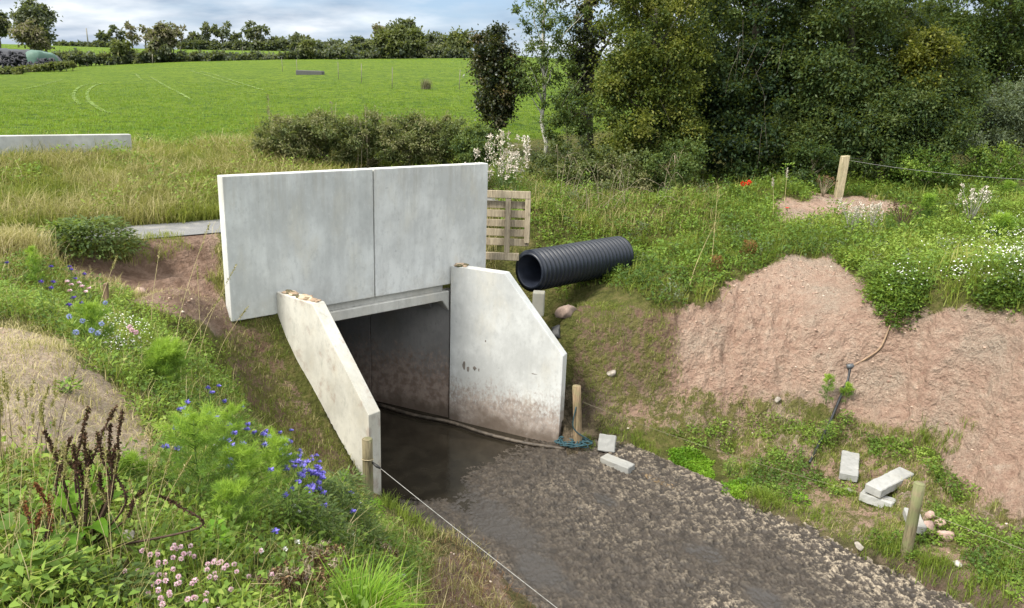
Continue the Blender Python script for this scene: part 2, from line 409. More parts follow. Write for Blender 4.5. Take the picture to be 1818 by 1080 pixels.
def covers(x, y, z):
    u, v = uvz0(x, y, z)
    u = u + (fbm(x * 2.1, y * 2.1, 21) - .5) * 60; v = v + (fbm(x * 2.1, y * 2.1, 33) - .5) * 46
    near = (y < 24)
    bare = np.zeros(np.shape(x), bool)
    for p in P_BARE: bare |= inpoly(u, v, p)
    half = np.zeros(np.shape(x), bool)
    for p in P_HALF: half |= inpoly(u, v, p)
    veg = np.where(bare & near, .04, np.where(half & near, .52, 1.0))
    return veg
def zterr(x, y, rough=True):
    x = np.asarray(x, float); y = np.asarray(y, float)
    z = zbase(x, y)
    if rough:
        d = sstep(60, 20, y)
        z = z + d * ((fbm(x * .9, y * .9, 2, 3) - .5) * .16 + (fbm(x * 3.3, y * 3.3, 3, 4) - .5) * .10)
        # crumbly, rilled face of the dug bank on the right
        rx = x - M0[0]; ry = y - M0[1]; s = rx * DX[0] + ry * DX[1]; t = rx * AX[0] + ry * AX[1]
        face = sstep(2.4, 3.2, t) * (1 - sstep(4.8, 5.6, t)) * sstep(1.5, 3, s) * sstep(24, 18, y)
        ril = fbm((s + .5 * t) * 3.0, t * .7, 8, 4) - .5
        z = z + face * (ril * .46 + (fbm(x * 6, y * 6, 9, 4) - .5) * .36 - .10 * sstep(.60, .72, fbm(x * 2.2 + 3, y * 2.2, 12, 3)))
    bq = (x - M0[0]) * BX[0] + (y - M0[1]) * BX[1]; aq = (x - M0[0]) * AX[0] + (y - M0[1]) * AX[1]
    lane = sstep(1.8, 2.35, bq) * (1 - sstep(3.9, 5.2, bq)) * (1 - sstep(2.0, 4.5, aq))
    z = z * (1 - lane) + (3.50 + .02 * np.sin(aq * .7)) * lane
    for u_d, v_d, r_d in ((1150, 834, .26), (1190, 848, .30), (1235, 866, .26)):
        q_ = pz(u_d, v_d, 0); z = z - .13 * np.exp(-((x - q_[0]) ** 2 + (y - q_[1]) ** 2) / r_d ** 2)
    tm = trackmask(x, y)
    z = z * 1.0 - tm * .16
    w = inpoly(x, y, WEDGE)
    return np.where(w, -.16, z)
def in_wedge(x, y): return inpoly(np.asarray(x, float), np.asarray(y, float), WEDGE)
def zt(x, y): return float(zterr(np.array([x]), np.array([y]))[0])
def hit(u, v, y0=1.5, y1=260):
    d = ray(u, v); ys = np.concatenate([np.arange(y0, 30, .04), np.geomspace(30, y1, 500)]); ys = ys[ys >= y0]
    P = CP + d[None, :] * (ys / d[1])[:, None]
    g = np.where(P[:, 1] < 14, np.maximum(zterr(P[:, 0], P[:, 1]), -.02), zterr(P[:, 0], P[:, 1])); k = np.argmax(P[:, 2] <= g)
    if P[k, 2] > g[k]: k = len(ys) - 1
    q = P[k].copy(); q[2] = g[k]; return q
def axis_coords(lo, hi, step, far, grow=1.09):
    a = list(np.arange(lo, hi, step)); s = step
    while a[-1] < far: s *= grow; a.append(a[-1] + s)
    return a
xs = axis_coords(-13, 13, .05, 1600); s = .05; xl = [-13.0]
while xl[-1] > -1600: s *= 1.09; xl.append(xl[-1] - s)
xs = np.array(xl[:0:-1] + xs)
ys = np.array(axis_coords(1.2, 19.0, .05, 1600, 1.03)); s = .05; yl = [1.2]
while yl[-1] > -300: s *= 1.25; yl.append(yl[-1] - s)
ys = np.array(yl[:0:-1] + list(ys))
GX, GY = np.meshgrid(xs, ys); nx, ny = len(xs), len(ys)
far_w = sstep(260, 600, np.hypot(GX, GY))
GZ = zterr(np.clip(GX, -400, 400), np.clip(GY, -20, 420)); GZ = GZ * (1 - far_w) + 9.0 * far_w
vegA = covers(GX, GY, GZ)
ug, vg = uvz0(GX, GY, GZ)
damp = ((inpoly(ug, vg, P_BARE[2]) & (ug > 60)) | inpoly(ug, vg, P_BARE[4]) | inpoly(ug, vg, P_HALF[0]) | (inpoly(ug, vg, [(1000,520),(1210,520),(1200,700),(1000,720)])) ) * 1.0
def blur(a, n=3):
    for _ in range(n):
        a = (a + np.roll(a, 1, 0) + np.roll(a, -1, 0)) / 3; a = (a + np.roll(a, 1, 1) + np.roll(a, -1, 1)) / 3
    return a
pale = blur(inpoly(ug, vg, P_BARE[3]) * 1.0, 4); vegA = blur(vegA, 4); damp = blur(damp, 5)
bd = (GX - M0[0]) * BX[0] + (GY - M0[1]) * BX[1]; aa = (GX - M0[0]) * AX[0] + (GY - M0[1]) * AX[1]
fld = sstep(9.9, 10.6, bd + (fbm(GX * .7, GY * .7, 44) - .5) * 1.2) * np.where(GX > 6 + GY * .12, 0.35, 1.0)
rxx = GX - M0[0]; ryy = GY - M0[1]
tt = rxx * AX[0] + ryy * AX[1]; ss = rxx * DX[0] + ryy * DX[1]
mudA = sstep(-3.3, -2.3, tt + (fbm(GX * 1.5, GY * 1.5, 51) - .5) * .8) * (1 - sstep(1.5, 2.1, tt + (fbm(GX * 2.5, GY * 2.5, 52) - .5) * .6)) * sstep(-.4, .6, ss) * (GZ < .8)
wedge = inpoly(GX, GY, WEDGE)
idx = np.arange(nx * ny).reshape(ny, nx)
F = np.stack([idx[:-1, :-1], idx[:-1, 1:], idx[1:, 1:], idx[1:, :-1]], -1).reshape(-1, 4)
wf = wedge.ravel()[F]; mixed = wf.any(1) & ~wf.all(1)
bc = bd.ravel()[F].mean(1); ac = aa.ravel()[F].mean(1)
drop = mixed & (bc > -.02) & (ac > -3.3) & (ac < .1)
F = F[~drop]
V = np.stack([GX, GY, GZ], -1).reshape(-1, 3)

def ground_mat():
    m, t, b, o = newmat('ground_soil_and_turf'); g = N(t); P = g.pos()
    big = g.noise(.8, 6, .6, P); mid = g.noise(5, 6, .65, P); fine = g.noise(42, 5, .7, P)
    soil = g.ramp(mid, [(.25, (.33, .205, .150)), (.45, (.46, .31, .232)), (.6, (.52, .375, .285)), (.78, (.62, .51, .41))])
    soil = g.mix(g.val(big, .42, .66), soil, g.ramp(fine, [(.3, (.35, .255, .19)), (.7, (.53, .44, .35))]))
    straw = g.noise(30, 6, .75, g.mapv(P, (1, .35, 1), (0, 0, .6)))
    soil = g.mix(g.math('MULTIPLY', g.val(straw, .58, .70), .45), soil, (.58, .50, .38))
    soil = g.mix(g.math('MULTIPLY', g.math('SUBTRACT', 1.0, g.val(fine, .36, .50)), .42), soil, (.22, .14, .10))  # dips of the fine noise darkened in colour like shaded cavities
    moss = g.ramp(mid, [(.25, (.05, .055, .014)), (.5, (.115, .125, .03)), (.72, (.22, .18, .075))])
    moss = g.mix(g.math('MULTIPLY', g.val(fine, .5, .7), .5), moss, (.25, .20, .10))
    soil = g.mix(g.math('MULTIPLY', g.attr('damp'), .8), soil, g.mix(g.val(mid, .35, .65), (.15, .09, .06), (.29, .19, .14)))
    soil = g.mix(g.math('MULTIPLY', g.attr('pale'), .75), soil, g.mix(g.val(straw, .42, .62), (.46, .355, .255), (.63, .525, .385)))
    va = g.attr('veg'); k = g.math('ADD', va, g.math('ADD', g.math('MULTIPLY', g.math('SUBTRACT', mid, .5), 1.5), g.math('MULTIPLY', g.math('SUBTRACT', fine, .5), .9)))
    c = g.mix(g.val(k, .38, .62), soil, moss)
    # grazed field
    fn = g.noise(.35, 5, .6, P); ff = g.noise(2.2, 6, .7, P); fl = g.noise(11, 5, .7, P)
    fc = g.mix(g.val(fn, .3, .7), (.105, .172, .011), (.155, .222, .015))
    fc = g.mix(g.math('MULTIPLY', g.val(ff, .47, .60), .85), fc, (.035, .082, .007))
    fc = g.mix(g.math('MULTIPLY', g.val(fl, .5, .75), .35), fc, (.20, .285, .03))
    c = g.mix(g.attr('field'), c, fc)
    mc = g.mix(g.val(mid, .35, .65), (.045, .033, .025), (.20, .15, .11))
    c = g.mix(g.math('MULTIPLY', g.attr('mud'), .85), c, mc)
    g.l(c, b.inputs['Base Color']); b.inputs['Roughness'].default_value = .95; b.inputs['Specular IOR Level'].default_value = .15
    peb = g.n('ShaderNodeTexVoronoi'); peb.inputs['Scale'].default_value = 16; g.l(P, peb.inputs['Vector'])
    h = g.math('ADD', g.math('MULTIPLY', mid, 1.4), g.math('ADD', fine, g.math('MULTIPLY', peb.outputs['Distance'], .6)))
    pb2 = g.n('ShaderNodeTexVoronoi'); pb2.inputs['Scale'].default_value = 6.5; g.l(g.mapv(P, (1, 1, .8)), pb2.inputs['Vector']); h = g.math('ADD', h, g.math('MULTIPLY', pb2.outputs['Distance'], -1.1))
    ril_ = g.noise(4.5, 6, .7, g.mapv(P, (1, 1, .35), (0, 0, .3))); h = g.math('ADD', h, g.math('MULTIPLY', ril_, 1.6))
    g.l(g.bump(h, 1.0, .10), b.inputs['Normal'])
    return m
gme = np_mesh('ground', V, F, {'veg': vegA.ravel(), 'field': fld.ravel(), 'mud': mudA.ravel(), 'damp': damp.ravel(), 'pale': pale.ravel()}, True)
setp(link('ground', gme, ground_mat()), 'pinkish soil banks and turf around the cattle underpass, rising to fields', None, None, 'structure')

# road seen past the left end of the parapet
def strip(name, a0, a1, b0, b1, dz, step, mat, label):
    A, B = np.meshgrid(np.arange(a0, a1, step), np.linspace(b0, b1, 9))
    X = M0[0] + AX[0] * A + BX[0] * B; Y = M0[1] + AX[1] * A + BX[1] * B
    Z = zterr(X, Y, False) + dz; i = np.arange(A.size).reshape(A.shape)
    Fq = np.stack([i[:-1, :-1], i[:-1, 1:], i[1:, 1:], i[1:, :-1]], -1).reshape(-1, 4)
    return setp(link(name, np_mesh(name, np.stack([X, Y, Z], -1).reshape(-1, 3), Fq, None, True), mat), label, None, None, 'structure')
def tarmac():
    m, t, b, o = newmat('tarmac'); g = N(t); n = g.noise(55, 5, .7); n2 = g.noise(2.5, 5, .6)
    c = g.mix(g.val(n, .3, .7), (.10, .10, .10), (.19, .19, .185)); c = g.mix(g.math('MULTIPLY', g.val(n2, .5, .7), .4), c, (.36, .33, .29))
    g.l(c, b.inputs['Base Color']); b.inputs['Roughness'].default_value = .9; g.l(g.bump(n, .4, .01), b.inputs['Normal']); return m
strip('road', -16, 5, 2.45, 3.75, .02, .25, tarmac(), 'grey tarmac lane crossing behind the parapet')

# trodden muddy track -------------------------------------------------------
sg = np.arange(-1.8, 10.5, .018); tg = np.arange(-3.5, 2.3, .018)
TG, SG = np.meshgrid(tg, sg)
MX = M0[0] + DX[0] * SG + AX[0] * TG; MY = M0[1] + DX[1] * SG + AX[1] * TG
def hoof(x, y, sc, seed):                         # cellular pits
    xi = np.floor(x * sc); yi = np.floor(y * sc); d = np.full(x.shape, 9.0)
    for i in (-1, 0, 1):
        for j in (-1, 0, 1):
            cx = xi + i; cy = yi + j
            px = cx + .15 + .7 * vnoise(cx * 1.0, cy * 1.0, seed); py_ = cy + .15 + .7 * vnoise(cx * 1.0, cy * 1.0, seed + 1)
            d = np.minimum(d, np.hypot(x * sc - px, y * sc - py_))
    return d
u_, v_ = proj(np.stack([MX, MY, MX * 0], -1))
sl_ = [  # wet, levelled slurry patches (world places found from the picture)
 (pz(880, 930, 0), 1.5, .55), (pz(760, 850, 0), .9, .9), (pz(1075, 890, 0), .28, .22), (pz(1255, 985, 0), .5, .28), (pz(960, 1010, 0), 1.0, .35), (pz(1350, 1060, 0), .4, .3)]
wet = np.zeros_like(MX)
for Pc, ra, rb in sl_:
    ds = (MX - Pc[0]) * DX[0] + (MY - Pc[1]) * DX[1]; dt = (MX - Pc[0]) * AX[0] + (MY - Pc[1]) * AX[1]
    wet = np.maximum(wet, np.exp(-((ds / ra) ** 2 + (dt / rb) ** 2) * 1.1))
wet = np.clip(wet + (fbm(MX * 2.2, MY * 2.2, 61) - .5) * .7, 0, 1)
near = sstep(2.6, .6, SG); wet = np.maximum(wet, near * .9)
hf = sstep(.12, .42, hoof(MX * 1.0 + .35 * MY, MY * 1.25, 17.0, 71)) * .6 + sstep(.1, .5, hoof(MX + 3, MY + 1, 11.0, 75)) * .4
clod = fbm(MX * 14, MY * 14, 66, 4)
MZ = -.035 + .004 * np.clip(SG, 0, 20) + (fbm(MX * .8, MY * .8, 62, 3) - .5) * .10 + (1 - .80 * wet) * ((hf - .6) * .045 + (clod - .5) * .070 + .015) + (fbm(MX * 28, MY * 28, 67, 2) - .5) * .016 * (1 - .6 * wet)
MZ = MZ + .05 * sstep(.9, 1.6, TG) * sstep(1, 3, SG)
MZ = MZ - .35 * (1 - sstep(-3.3, -2.5, TG)) - .25 * sstep(1.75, 2.25, TG)
MZ = MZ - .060 * sstep(2.2, .5, SG + .25 * TG + (fbm(MX * 1.4, MY * 1.4, 68) - .5) * 1.2)
MZ = np.where(SG < -.2, MZ - .04, MZ)
dry = np.clip(sstep(1.2, 7.5, SG + TG * 1.5) * .34 + sstep(.4, 1.6, TG) * .40 + (fbm(MX * 1.1, MY * 1.1, 63) - .5) * 1.3 - wet * .6, 0, 1)
dry = dry * sstep(1.5, 3.0, SG)
i = np.arange(MX.size).reshape(MX.shape)
Fq = np.stack([i[:-1, :-1], i[1:, :-1], i[1:, 1:], i[:-1, 1:]], -1).reshape(-1, 4)
def mud_mat():
    m, t, b, o = newmat('trodden_mud'); g = N(t); P = g.pos(); fine = g.noise(38, 5, .7, P); mid = g.noise(6, 5, .6, P)
    h = g.attr('height')
    dark = g.mix(g.val(mid, .3, .7), (.020, .0155, .0115), (.048, .038, .029))
    tip = g.mix(g.val(fine, .35, .65), (.115, .09, .065), (.34, .285, .21))
    k = g.math('MULTIPLY', g.val(g.math('ADD', h, g.math('MULTIPLY', g.math('SUBTRACT', fine, .5), .5)), .54, .90), g.math('ADD', g.attr('dry'), .12))
    c = g.mix(k, dark, tip)
    wm = g.val(g.attr('wet'), .45, .8)
    c = g.mix(g.math('MULTIPLY', wm, .8), c, (.040, .036, .033))
    g.l(c, b.inputs['Base Color'])
    r = g.n('ShaderNodeMapRange'); g.l(wm, r.inputs[0]); r.inputs[3].default_value = .62; r.inputs[4].default_value = .30
    g.l(r.outputs[0], b.inputs['Roughness']); b.inputs['Specular IOR Level'].default_value = .4
    g.l(g.bump(fine, .5, .012), b.inputs['Normal']); return m
hh = np.clip(.5 + ((hf - .6) * .062 + (clod - .5) * .085) / .10, 0, 1)
mme = np_mesh('mud_track', np.stack([MX, MY, MZ], -1).reshape(-1, 3), Fq[:, ::-1], {'wet': wet.ravel(), 'dry': dry.ravel(), 'height': hh.ravel()}, True)
setp(link('mud_track', mme, mud_mat()), 'dark muddy cattle track pocked with hoof prints', None, None, 'structure')

def water_mat(name, col, rough=.06):
    m, t, b, o = newmat(name); g = N(t); n = g.noise(9, 4, .6)
    g.l(g.mix(g.val(g.noise(3, 5), .35, .65), tuple(x * .75 for x in col), tuple(x * 1.2 for x in col)), b.inputs['Base Color'])
    b.inputs['Roughness'].default_value = rough; b.inputs['IOR'].default_value = 1.33; g.l(g.bump(n, .3, .012), b.inputs['Normal']); return m
def sheet(name, pts, z, mat, label):
    bm = bmesh.new(); bm.faces.new([bm.verts.new((p[0], p[1], z)) for p in pts]); return setp(link(name, bm_mesh(name, bm), mat), label, None, None, 'structure')
inn = [np.array([-1.127, 13.6]), np.array([-1.127, 13.6]) + UX[:2] * 11, np.array([-3.45, 11.42]) + UX[:2] * 11, np.array([-3.45, 11.42])]
sheet('floodwater', [inn[1], inn[2], LW_B, LW_END + np.array([.1, .1]), np.array([-1.2, 8.9]), np.array([1.6, 10.2]), np.array([1.75, 11.9]), RW_END + np.array([.1, -.05]), inn[0]], -.022,
      water_mat('slurry_water', (.024, .020, .014), .07), 'shallow brown water lying in the mouth of the underpass')
pw = [pz(u, v, -.01) for u, v in ((1128, 826), (1160, 822), (1215, 842), (1262, 862), (1250, 882), (1200, 872), (1150, 852))]
sheet('ditch_water', pw, .0, water_mat('brown_water', (.16, .115, .07), .04), 'narrow brown puddle in the ditch beside the track')
# ------------------------------------------------------------------ culvert, parapet, wings
CONC = concrete('parapet_concrete', (.60, .61, .585), None, None, .8, 0.0)
CONC2 = concrete('parapet_concrete_pale', (.61, .615, .59), None, None, .75, 4.0)
WINGR = concrete('wing_concrete', (.54, .55, .535), (.1, 1.5, .8), None, .35, 9.0)
WINGL = concrete('wing_concrete_stained', (.52, .505, .45), (.0, .5, .5), True, .4, 15.0)
BOXC = concrete('culvert_concrete_shaded', (.22, .21, .20), (.3, 2.1, .95), None, .5, 21.0)  # base darkened to put the shade of the deep tunnel into the colour
OFF = .035
def par_a(u, v): return float((onpar(u, v, OFF) - M0) @ AX)
aL, aJ, aR = par_a(394, 313), par_a(664.5, 420), par_a(865.5, 350)
ZT, ZB = 4.765, 2.625
def panel(name, a0, a1, label, mat, zb=ZB, seed=1):
    bm = slab(M0 + BX * OFF, AX, 1, [(a0, zb), (a1, zb), (a1, ZT), (a0, ZT)], BX, .19)
    bevel(bm, .014, 2)
    o = link(name, bm_mesh(name, bm), mat); return setp(o, label, 'concrete panel', None)
panel('parapet_panel', aL, aJ - .010, 'wide pale grey precast panel forming the left part of the underpass parapet', CONC)
panel('parapet_panel', aJ + .010, aR, 'narrower pale grey precast panel right of the joint, beside the wooden pallet', CONC2)
# box culvert: lintel, side walls, roof
cul = empty('box_culvert', M0, 'concrete box culvert with chamfered lintel and dark flooded interior under the parapet', 'culvert')
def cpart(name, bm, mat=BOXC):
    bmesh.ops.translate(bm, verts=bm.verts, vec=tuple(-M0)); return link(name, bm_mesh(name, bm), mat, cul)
NR = np.array([.4146, .91, 0])                    # right-hand normal of the culvert axis
zs_ = 2.33
ML = M0 + AX * -3.06
lint = slab(M0 + BX * .03, AX, 1, [(-3.06, 2.22), (-2.96, zs_), (-.16, zs_), (-.002, 2.12), (-.002, 2.50), (-3.06, 2.50)], BX, .32)
lo = cpart('lintel', bevel(lint, .012, 1), concrete('lintel_concrete', (.50, .49, .45), None, None, .9, 2.0))
up = slab(M0 + BX * .11, AX, 1, [(-3.06, 2.502), (-.10, 2.502), (-.10, 2.622), (-3.06, 2.622)], BX, .24)
cpart('lintel_upstand', up, lo.data.materials[0])
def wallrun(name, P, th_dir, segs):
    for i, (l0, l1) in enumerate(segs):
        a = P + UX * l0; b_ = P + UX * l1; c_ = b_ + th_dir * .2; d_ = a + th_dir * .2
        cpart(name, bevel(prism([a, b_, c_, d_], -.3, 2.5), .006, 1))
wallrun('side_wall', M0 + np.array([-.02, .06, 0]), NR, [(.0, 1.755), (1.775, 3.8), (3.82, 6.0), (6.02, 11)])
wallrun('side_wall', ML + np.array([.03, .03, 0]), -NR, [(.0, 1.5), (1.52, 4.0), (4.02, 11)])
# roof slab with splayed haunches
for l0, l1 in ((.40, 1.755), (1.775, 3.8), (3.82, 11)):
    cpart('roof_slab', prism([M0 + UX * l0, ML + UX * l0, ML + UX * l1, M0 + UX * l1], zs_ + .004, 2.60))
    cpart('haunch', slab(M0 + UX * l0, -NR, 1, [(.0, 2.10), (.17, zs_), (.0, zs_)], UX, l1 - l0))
bm = prism([M0[:2] + UX[:2] * 11, ML[:2] + UX[:2] * 11, ML[:2] + UX[:2] * 11.2, M0[:2] + UX[:2] * 11.2], -.3, 2.6); cpart('exit_light_blocker', bm)  # unseen closure added so no light comes in at the far exit
# wing walls
def wing(name, P, X, N_, prof, th, mat, label):
    o = empty(name, P, label, 'wing wall'); bm = slab(np.zeros(3), X, 1, prof, N_, th)
    bevel(bm, .012, 2); link('wall_slab', bm_mesh('wall_slab', bm), mat, o); return o
RX = nrm(np.array([.945, 12.545, 0]) - np.array([-1.127, 13.527, 0])); RN = np.array([-RX[1], RX[0], 0])
wr = wing('wing_wall', M0, RX, RN, [(.0, -.25), (2.26, -.25), (2.26, 1.66), (1.085, 2.975), (.0, 2.975)], .19, WINGR,
     'right wing wall of the underpass with sloping top, white above and splashed with brown mud below')
rs_ = np.random.default_rng(5)
for k_, (u_, v_, a_, h_) in enumerate(((824, 648, .035, .075), (831, 655, .02, .05), (843, 654, .035, .04), (850, 657, .012, .035), (862, 606, .012, .018), (948, 664, .05, .008), (1001, 0, 0, 0))):
    if not a_: continue
    dd = ray(u_, v_); q_ = CP + dd * (((M0 - CP) @ RN) / (dd @ RN)) - M0; bm = bmesh.new(); bmesh.ops.create_icosphere(bm, subdivisions=3, radius=1)
    for v in bm.verts:
        c_ = np.array(v.co); s_ = .6 + .9 * vnoise(np.array(c_[0] * 2.2 + k_ * 5), np.array(c_[2] * 2.2 + k_), 6); v.co = Vector(tuple(q_ + RX * c_[0] * a_ * s_ + np.array([0, 0, c_[2] * h_ * s_]) + RN * c_[1] * .004))
    link('mud_splat', bm_mesh('mud_splat', bm, True), plain('wet_mud_splat', (.17, .15, .13), .8) if k_ == 0 else bpy.data.materials['wet_mud_splat'], wr)
LX = np.array([.769, -.639, 0]); LN = np.array([.639, .769, 0])
wl = wing('wing_wall', np.array([-3.62, 11.34, 0]), LX, LN, [(.0, -.25), (2.16, -.25), (2.16, 1.60), (.93, 2.975), (.0, 2.975)], .215, WINGL,
     'left wing wall of the underpass with long pale sloping top and soil-smeared outer face')
# soil and moss lying on the two wing tops
def clumps(name, P, X, L, n, r, mats, label, cat):
    parts = []
    for k in range(n):
        bm = bmesh.new(); bmesh.ops.create_icosphere(bm, subdivisions=2, radius=1)
        for v in bm.verts:
            q = np.array(v.co); s_ = .75 + .5 * vnoise(np.array(q[0] * 2.3 + k * 7), np.array(q[1] * 2.3 + q[2] * 1.7 + k), 3)
            v.co = Vector(q * s_)
        rr = r * rng.uniform(.4, 1.2); p = P + X * (L * rng.random()) + np.r_[rng.normal(0, .035, 2), 0]
        Vv = np.array([v.co[:] for v in bm.verts]) * np.array([rr * 1.3, rr * 1.3, rr * .55]) + p
        bm.faces.ensure_lookup_table(); Ff = np.array([[v.index for v in f.verts] for f in bm.faces]); bm.free(); parts.append((Vv, Ff))
    Vv, Ff = join_np(parts); me = np_mesh(name, Vv, Ff, {'tint': np.repeat(rng.random(len(parts)), len(Vv) // len(parts))}, True)
    return setp(link(name, me, mats), label, cat)
m, t, b_, o_ = newmat('soil_and_moss'); g = N(t)
g.l(g.ramp(g.math('ADD', g.math('MULTIPLY', g.attr('tint'), .7), g.math('MULTIPLY', g.noise(30, 4), .4)), [(.2, (.06, .065, .02)), (.5, (.30, .21, .14)), (.8, (.48, .38, .27))]), b_.inputs[0]); b_.inputs['Roughness'].default_value = .95
SOILM = m
clumps('soil_clump', np.array([-3.42, 11.32, 2.985]), LX, .68, 46, .045, SOILM, 'crumbled soil and moss lying on the flat top of the left wing wall', 'soil')
clumps('soil_clump', np.array([-1.02, 13.58, 2.985]), RX, .16, 12, .045, SOILM, 'small heap of tan soil on the top corner of the right wing wall', 'soil')
# retaining parapet on the far side of the lane
fw_ = setp(link('concrete_wall', bm_mesh('concrete_wall', bevel(slab(ab(0, 9.36), AX, 1, [(-12, 3.3), (.0 + float((pz(239, 240, 4.72) - M0) @ AX), 3.3), (float((pz(239, 240, 4.72) - M0) @ AX), 4.72), (-12, 4.72)], BX, .2), .012, 1)), concrete('far_parapet_concrete', (.46, .46, .44), None, None, .6, 33.0)),
     'long low grey concrete parapet standing in tall grass on the far side of the lane', 'wall')

# ------------------------------------------------------------------ drainage pipe
def pipe():
    P0 = np.array([.31, 14.32, 2.74]); d = nrm(np.array([2.06, 2.1, -.04])); L = 2.8; r0 = .365
    o = empty('drainage_pipe', P0, 'large black corrugated plastic drainage pipe half sunk in weeds beside the pallet', 'pipe')
    prof = [(0, r0 - .05), (0, r0 + .012)]; x = .015; n = 0
    while x < L:
        prof += [(x, r0 - .022), (x + .016, r0 + .042), (x + .066, r0 + .042), (x + .082, r0 - .035)]; x += .118
    pts = [d * a for a, _ in prof]; V1, F1 = [], []
    a1 = nrm(np.cross(np.array([0, 0, 1.]), d)); b1 = np.cross(d, a1); n = 48; an = np.arange(n) * 2 * np.pi / n
    def lathe(pr):
        Vv = np.concatenate([d * a + r * (np.cos(an)[:, None] * a1 + np.sin(an)[:, None] * b1) for a, r in pr]); Fv = []
        for i in range(len(pr) - 1):
            for k in range(n): Fv.append((i * n + k, i * n + (k + 1) % n, (i + 1) * n + (k + 1) % n, (i + 1) * n + k))
        return Vv, np.array(Fv)
    m, t, b, oo = newmat('black_plastic'); g = N(t)
    g.l(g.mix(g.val(g.noise(4, 5, .65, g.obj()), .58, .80), (.009, .013, .023), (.035, .036, .036)), b.inputs[0]); b.inputs['Roughness'].default_value = .42; b.inputs['Specular IOR Level'].default_value = .6
    me = np_mesh('shell', *lathe(prof)); link('shell', me, m, o)
    me = np_mesh('liner', *lathe([(.0, r0 - .05), (.02, r0 - .065), (L, r0 - .065)]), None, True); link('liner', me, plain('pipe_liner', (.020, .024, .036), .4, .3, 5), o)
pipe()

# ------------------------------------------------------------------ timber: pallet, posts
def wood(name, c0, c1, green=0.0):
    m, t, b, o = newmat(name); g = N(t); P = g.obj()
    n = g.noise(9, 6, .65, g.mapv(P, (3, 3, .35))); gr = g.noise(34, 4, .6, g.mapv(P, (2, 2, .18)))
    c = g.mix(g.val(n, .3, .7), c0, c1); c = g.mix(g.math('MULTIPLY', g.val(gr, .52, .66), .6), c, tuple(x * .38 for x in c0))
    if green: c = g.mix(g.math('MULTIPLY', g.val(g.noise(5, 5), .45, .65), green), c, (.15, .17, .07))
    g.l(c, b.inputs[0]); b.inputs['Roughness'].default_value = .85; g.l(g.bump(gr, .5, .006), b.inputs['Normal']); return m
PALW = wood('weathered_pallet_wood', (.23, .185, .125), (.38, .32, .22)); POSTW = wood('treated_post_wood', (.12, .10, .055), (.22, .185, .105), .7); OLDW = wood('pale_post_wood', (.33, .27, .16), (.47, .40, .26), .3)
WIREM = plain('galvanised_wire', (.15, .15, .145), .45, .2, 30, .5)
def boxbm(x0, x1, y0, y1, z0, z1): return prism([(x0, y0), (x1, y0), (x1, y1), (x0, y1)], z0, z1)
def pallet():
    o = empty('wooden_pallet', (-.30, 14.42, 3.06), 'weathered wooden pallet stood on edge between the parapet and the black pipe', 'pallet', rz=R(-4)); o.rotation_euler[1] = R(-.5); o.rotation_euler[0] = R(-5)
    def pb(n, *b): return link(n, bm_mesh(n, bevel(boxbm(*b), .006, 1)), PALW, o)
    pb('top_board', -.52, .585, -.035, .055, 1.035, 1.175)
    for x in (-.50, .115, .49): pb('stringer', x, x + .10, -.028, .07, .0 if x < .4 else .2, 1.033)
    for z in (.13, .31, .49, .67, .84): pb('slat', -.50, .575, .072, .092, z, z + .138)
    pb('bottom_board', -.52, .40, -.04, .068, -.14, -.002)
pallet()
def post(name, P, h, r, mat, label, lean=(0, 0), bury=.35, square=False, cat='fence post', group=None):
    P = np.asarray(P, float); o = empty(name, P, label, cat, group)
    k = 5; tt_ = np.linspace(-bury, h, k); pts = np.stack([lean[0] * tt_, lean[1] * tt_, tt_], -1)
    if square:
        bm = bmesh.new(); bmesh.ops.create_cube(bm, size=1)
        for v in bm.verts:
            z = -bury if v.co.z < 0 else h + (.02 if v.co.x > 0 else 0); v.co = Vector((v.co.x * r * 2 + lean[0] * z, v.co.y * r * 1.7 + lean[1] * z, z))
        bevel(bm, .012, 1); link('timber', bm_mesh('timber', bm), mat, o)
    else:
        rr = r * (1 + .05 * np.array([.6, -.2, .3, -.4, -.1])); Vv, Fv = tube_np(pts, rr, 18, True)
        me = np_mesh('timber', Vv, Fv, None, False); link('timber', me, mat, o)
        Vc, Fc = tube_np(np.array([[lean[0] * h, lean[1] * h, h + .001], [lean[0] * h, lean[1] * h, h + .006]]), [r * .97, r * .93], 18, True)
        link('cut_end', np_mesh('cut_end', Vc, Fc), mat, o)
    return o
def wire(name, pts, r, mat, label, cat='wire'):
    Vv, Fv = tube_np(pts, r, 6, True); return setp(link(name, np_mesh(name, Vv, Fv, None, True), mat), label, cat)
def sag(a, b, d, n=24):
    k = np.linspace(0, 1, n)[:, None]; p = np.asarray(a) * (1 - k) + np.asarray(b) * k; p[:, 2] -= (4 * k * (1 - k))[:, 0] * d; return p
pA = py(652, 780, 9.55); zg = zt(pA[0], pA[1]); zA = pA[2]
oA = post('fence_post', (pA[0], pA[1], min(zg, .6)), zA - min(zg, .6), .072, POSTW, 'round weathered post with wire tied round it beside the left wing wall')
Vv, Fv = tube_np(np.array([[.078 * math.cos(q), .078 * math.sin(q), zA - min(zg, .6) - .30 - .02 * math.sin(q)] for q in np.linspace(0, 6.4, 20)]), .006, 5); link('wire_loop', np_mesh('wire_loop', Vv, Fv), OLDW, oA)
ins = pA + np.array([.10, -.04, -.37]); Vv, Fv = tube_np(np.array([[.06, -.02, 0], [.14, -.06, -.04], [.19, -.08, -.06]]), [.012, .022, .012], 8)
link('insulator', np_mesh('insulator', Vv + np.array([0, 0, zA - min(zg, .6) - .33]), Fv), plain('black_rubber', (.02, .02, .02), .5), oA)
endw = pz(1010, 1092, .55); far_end = endw + (endw - (pA + np.array([.19, -.08, -.39]))) * .6
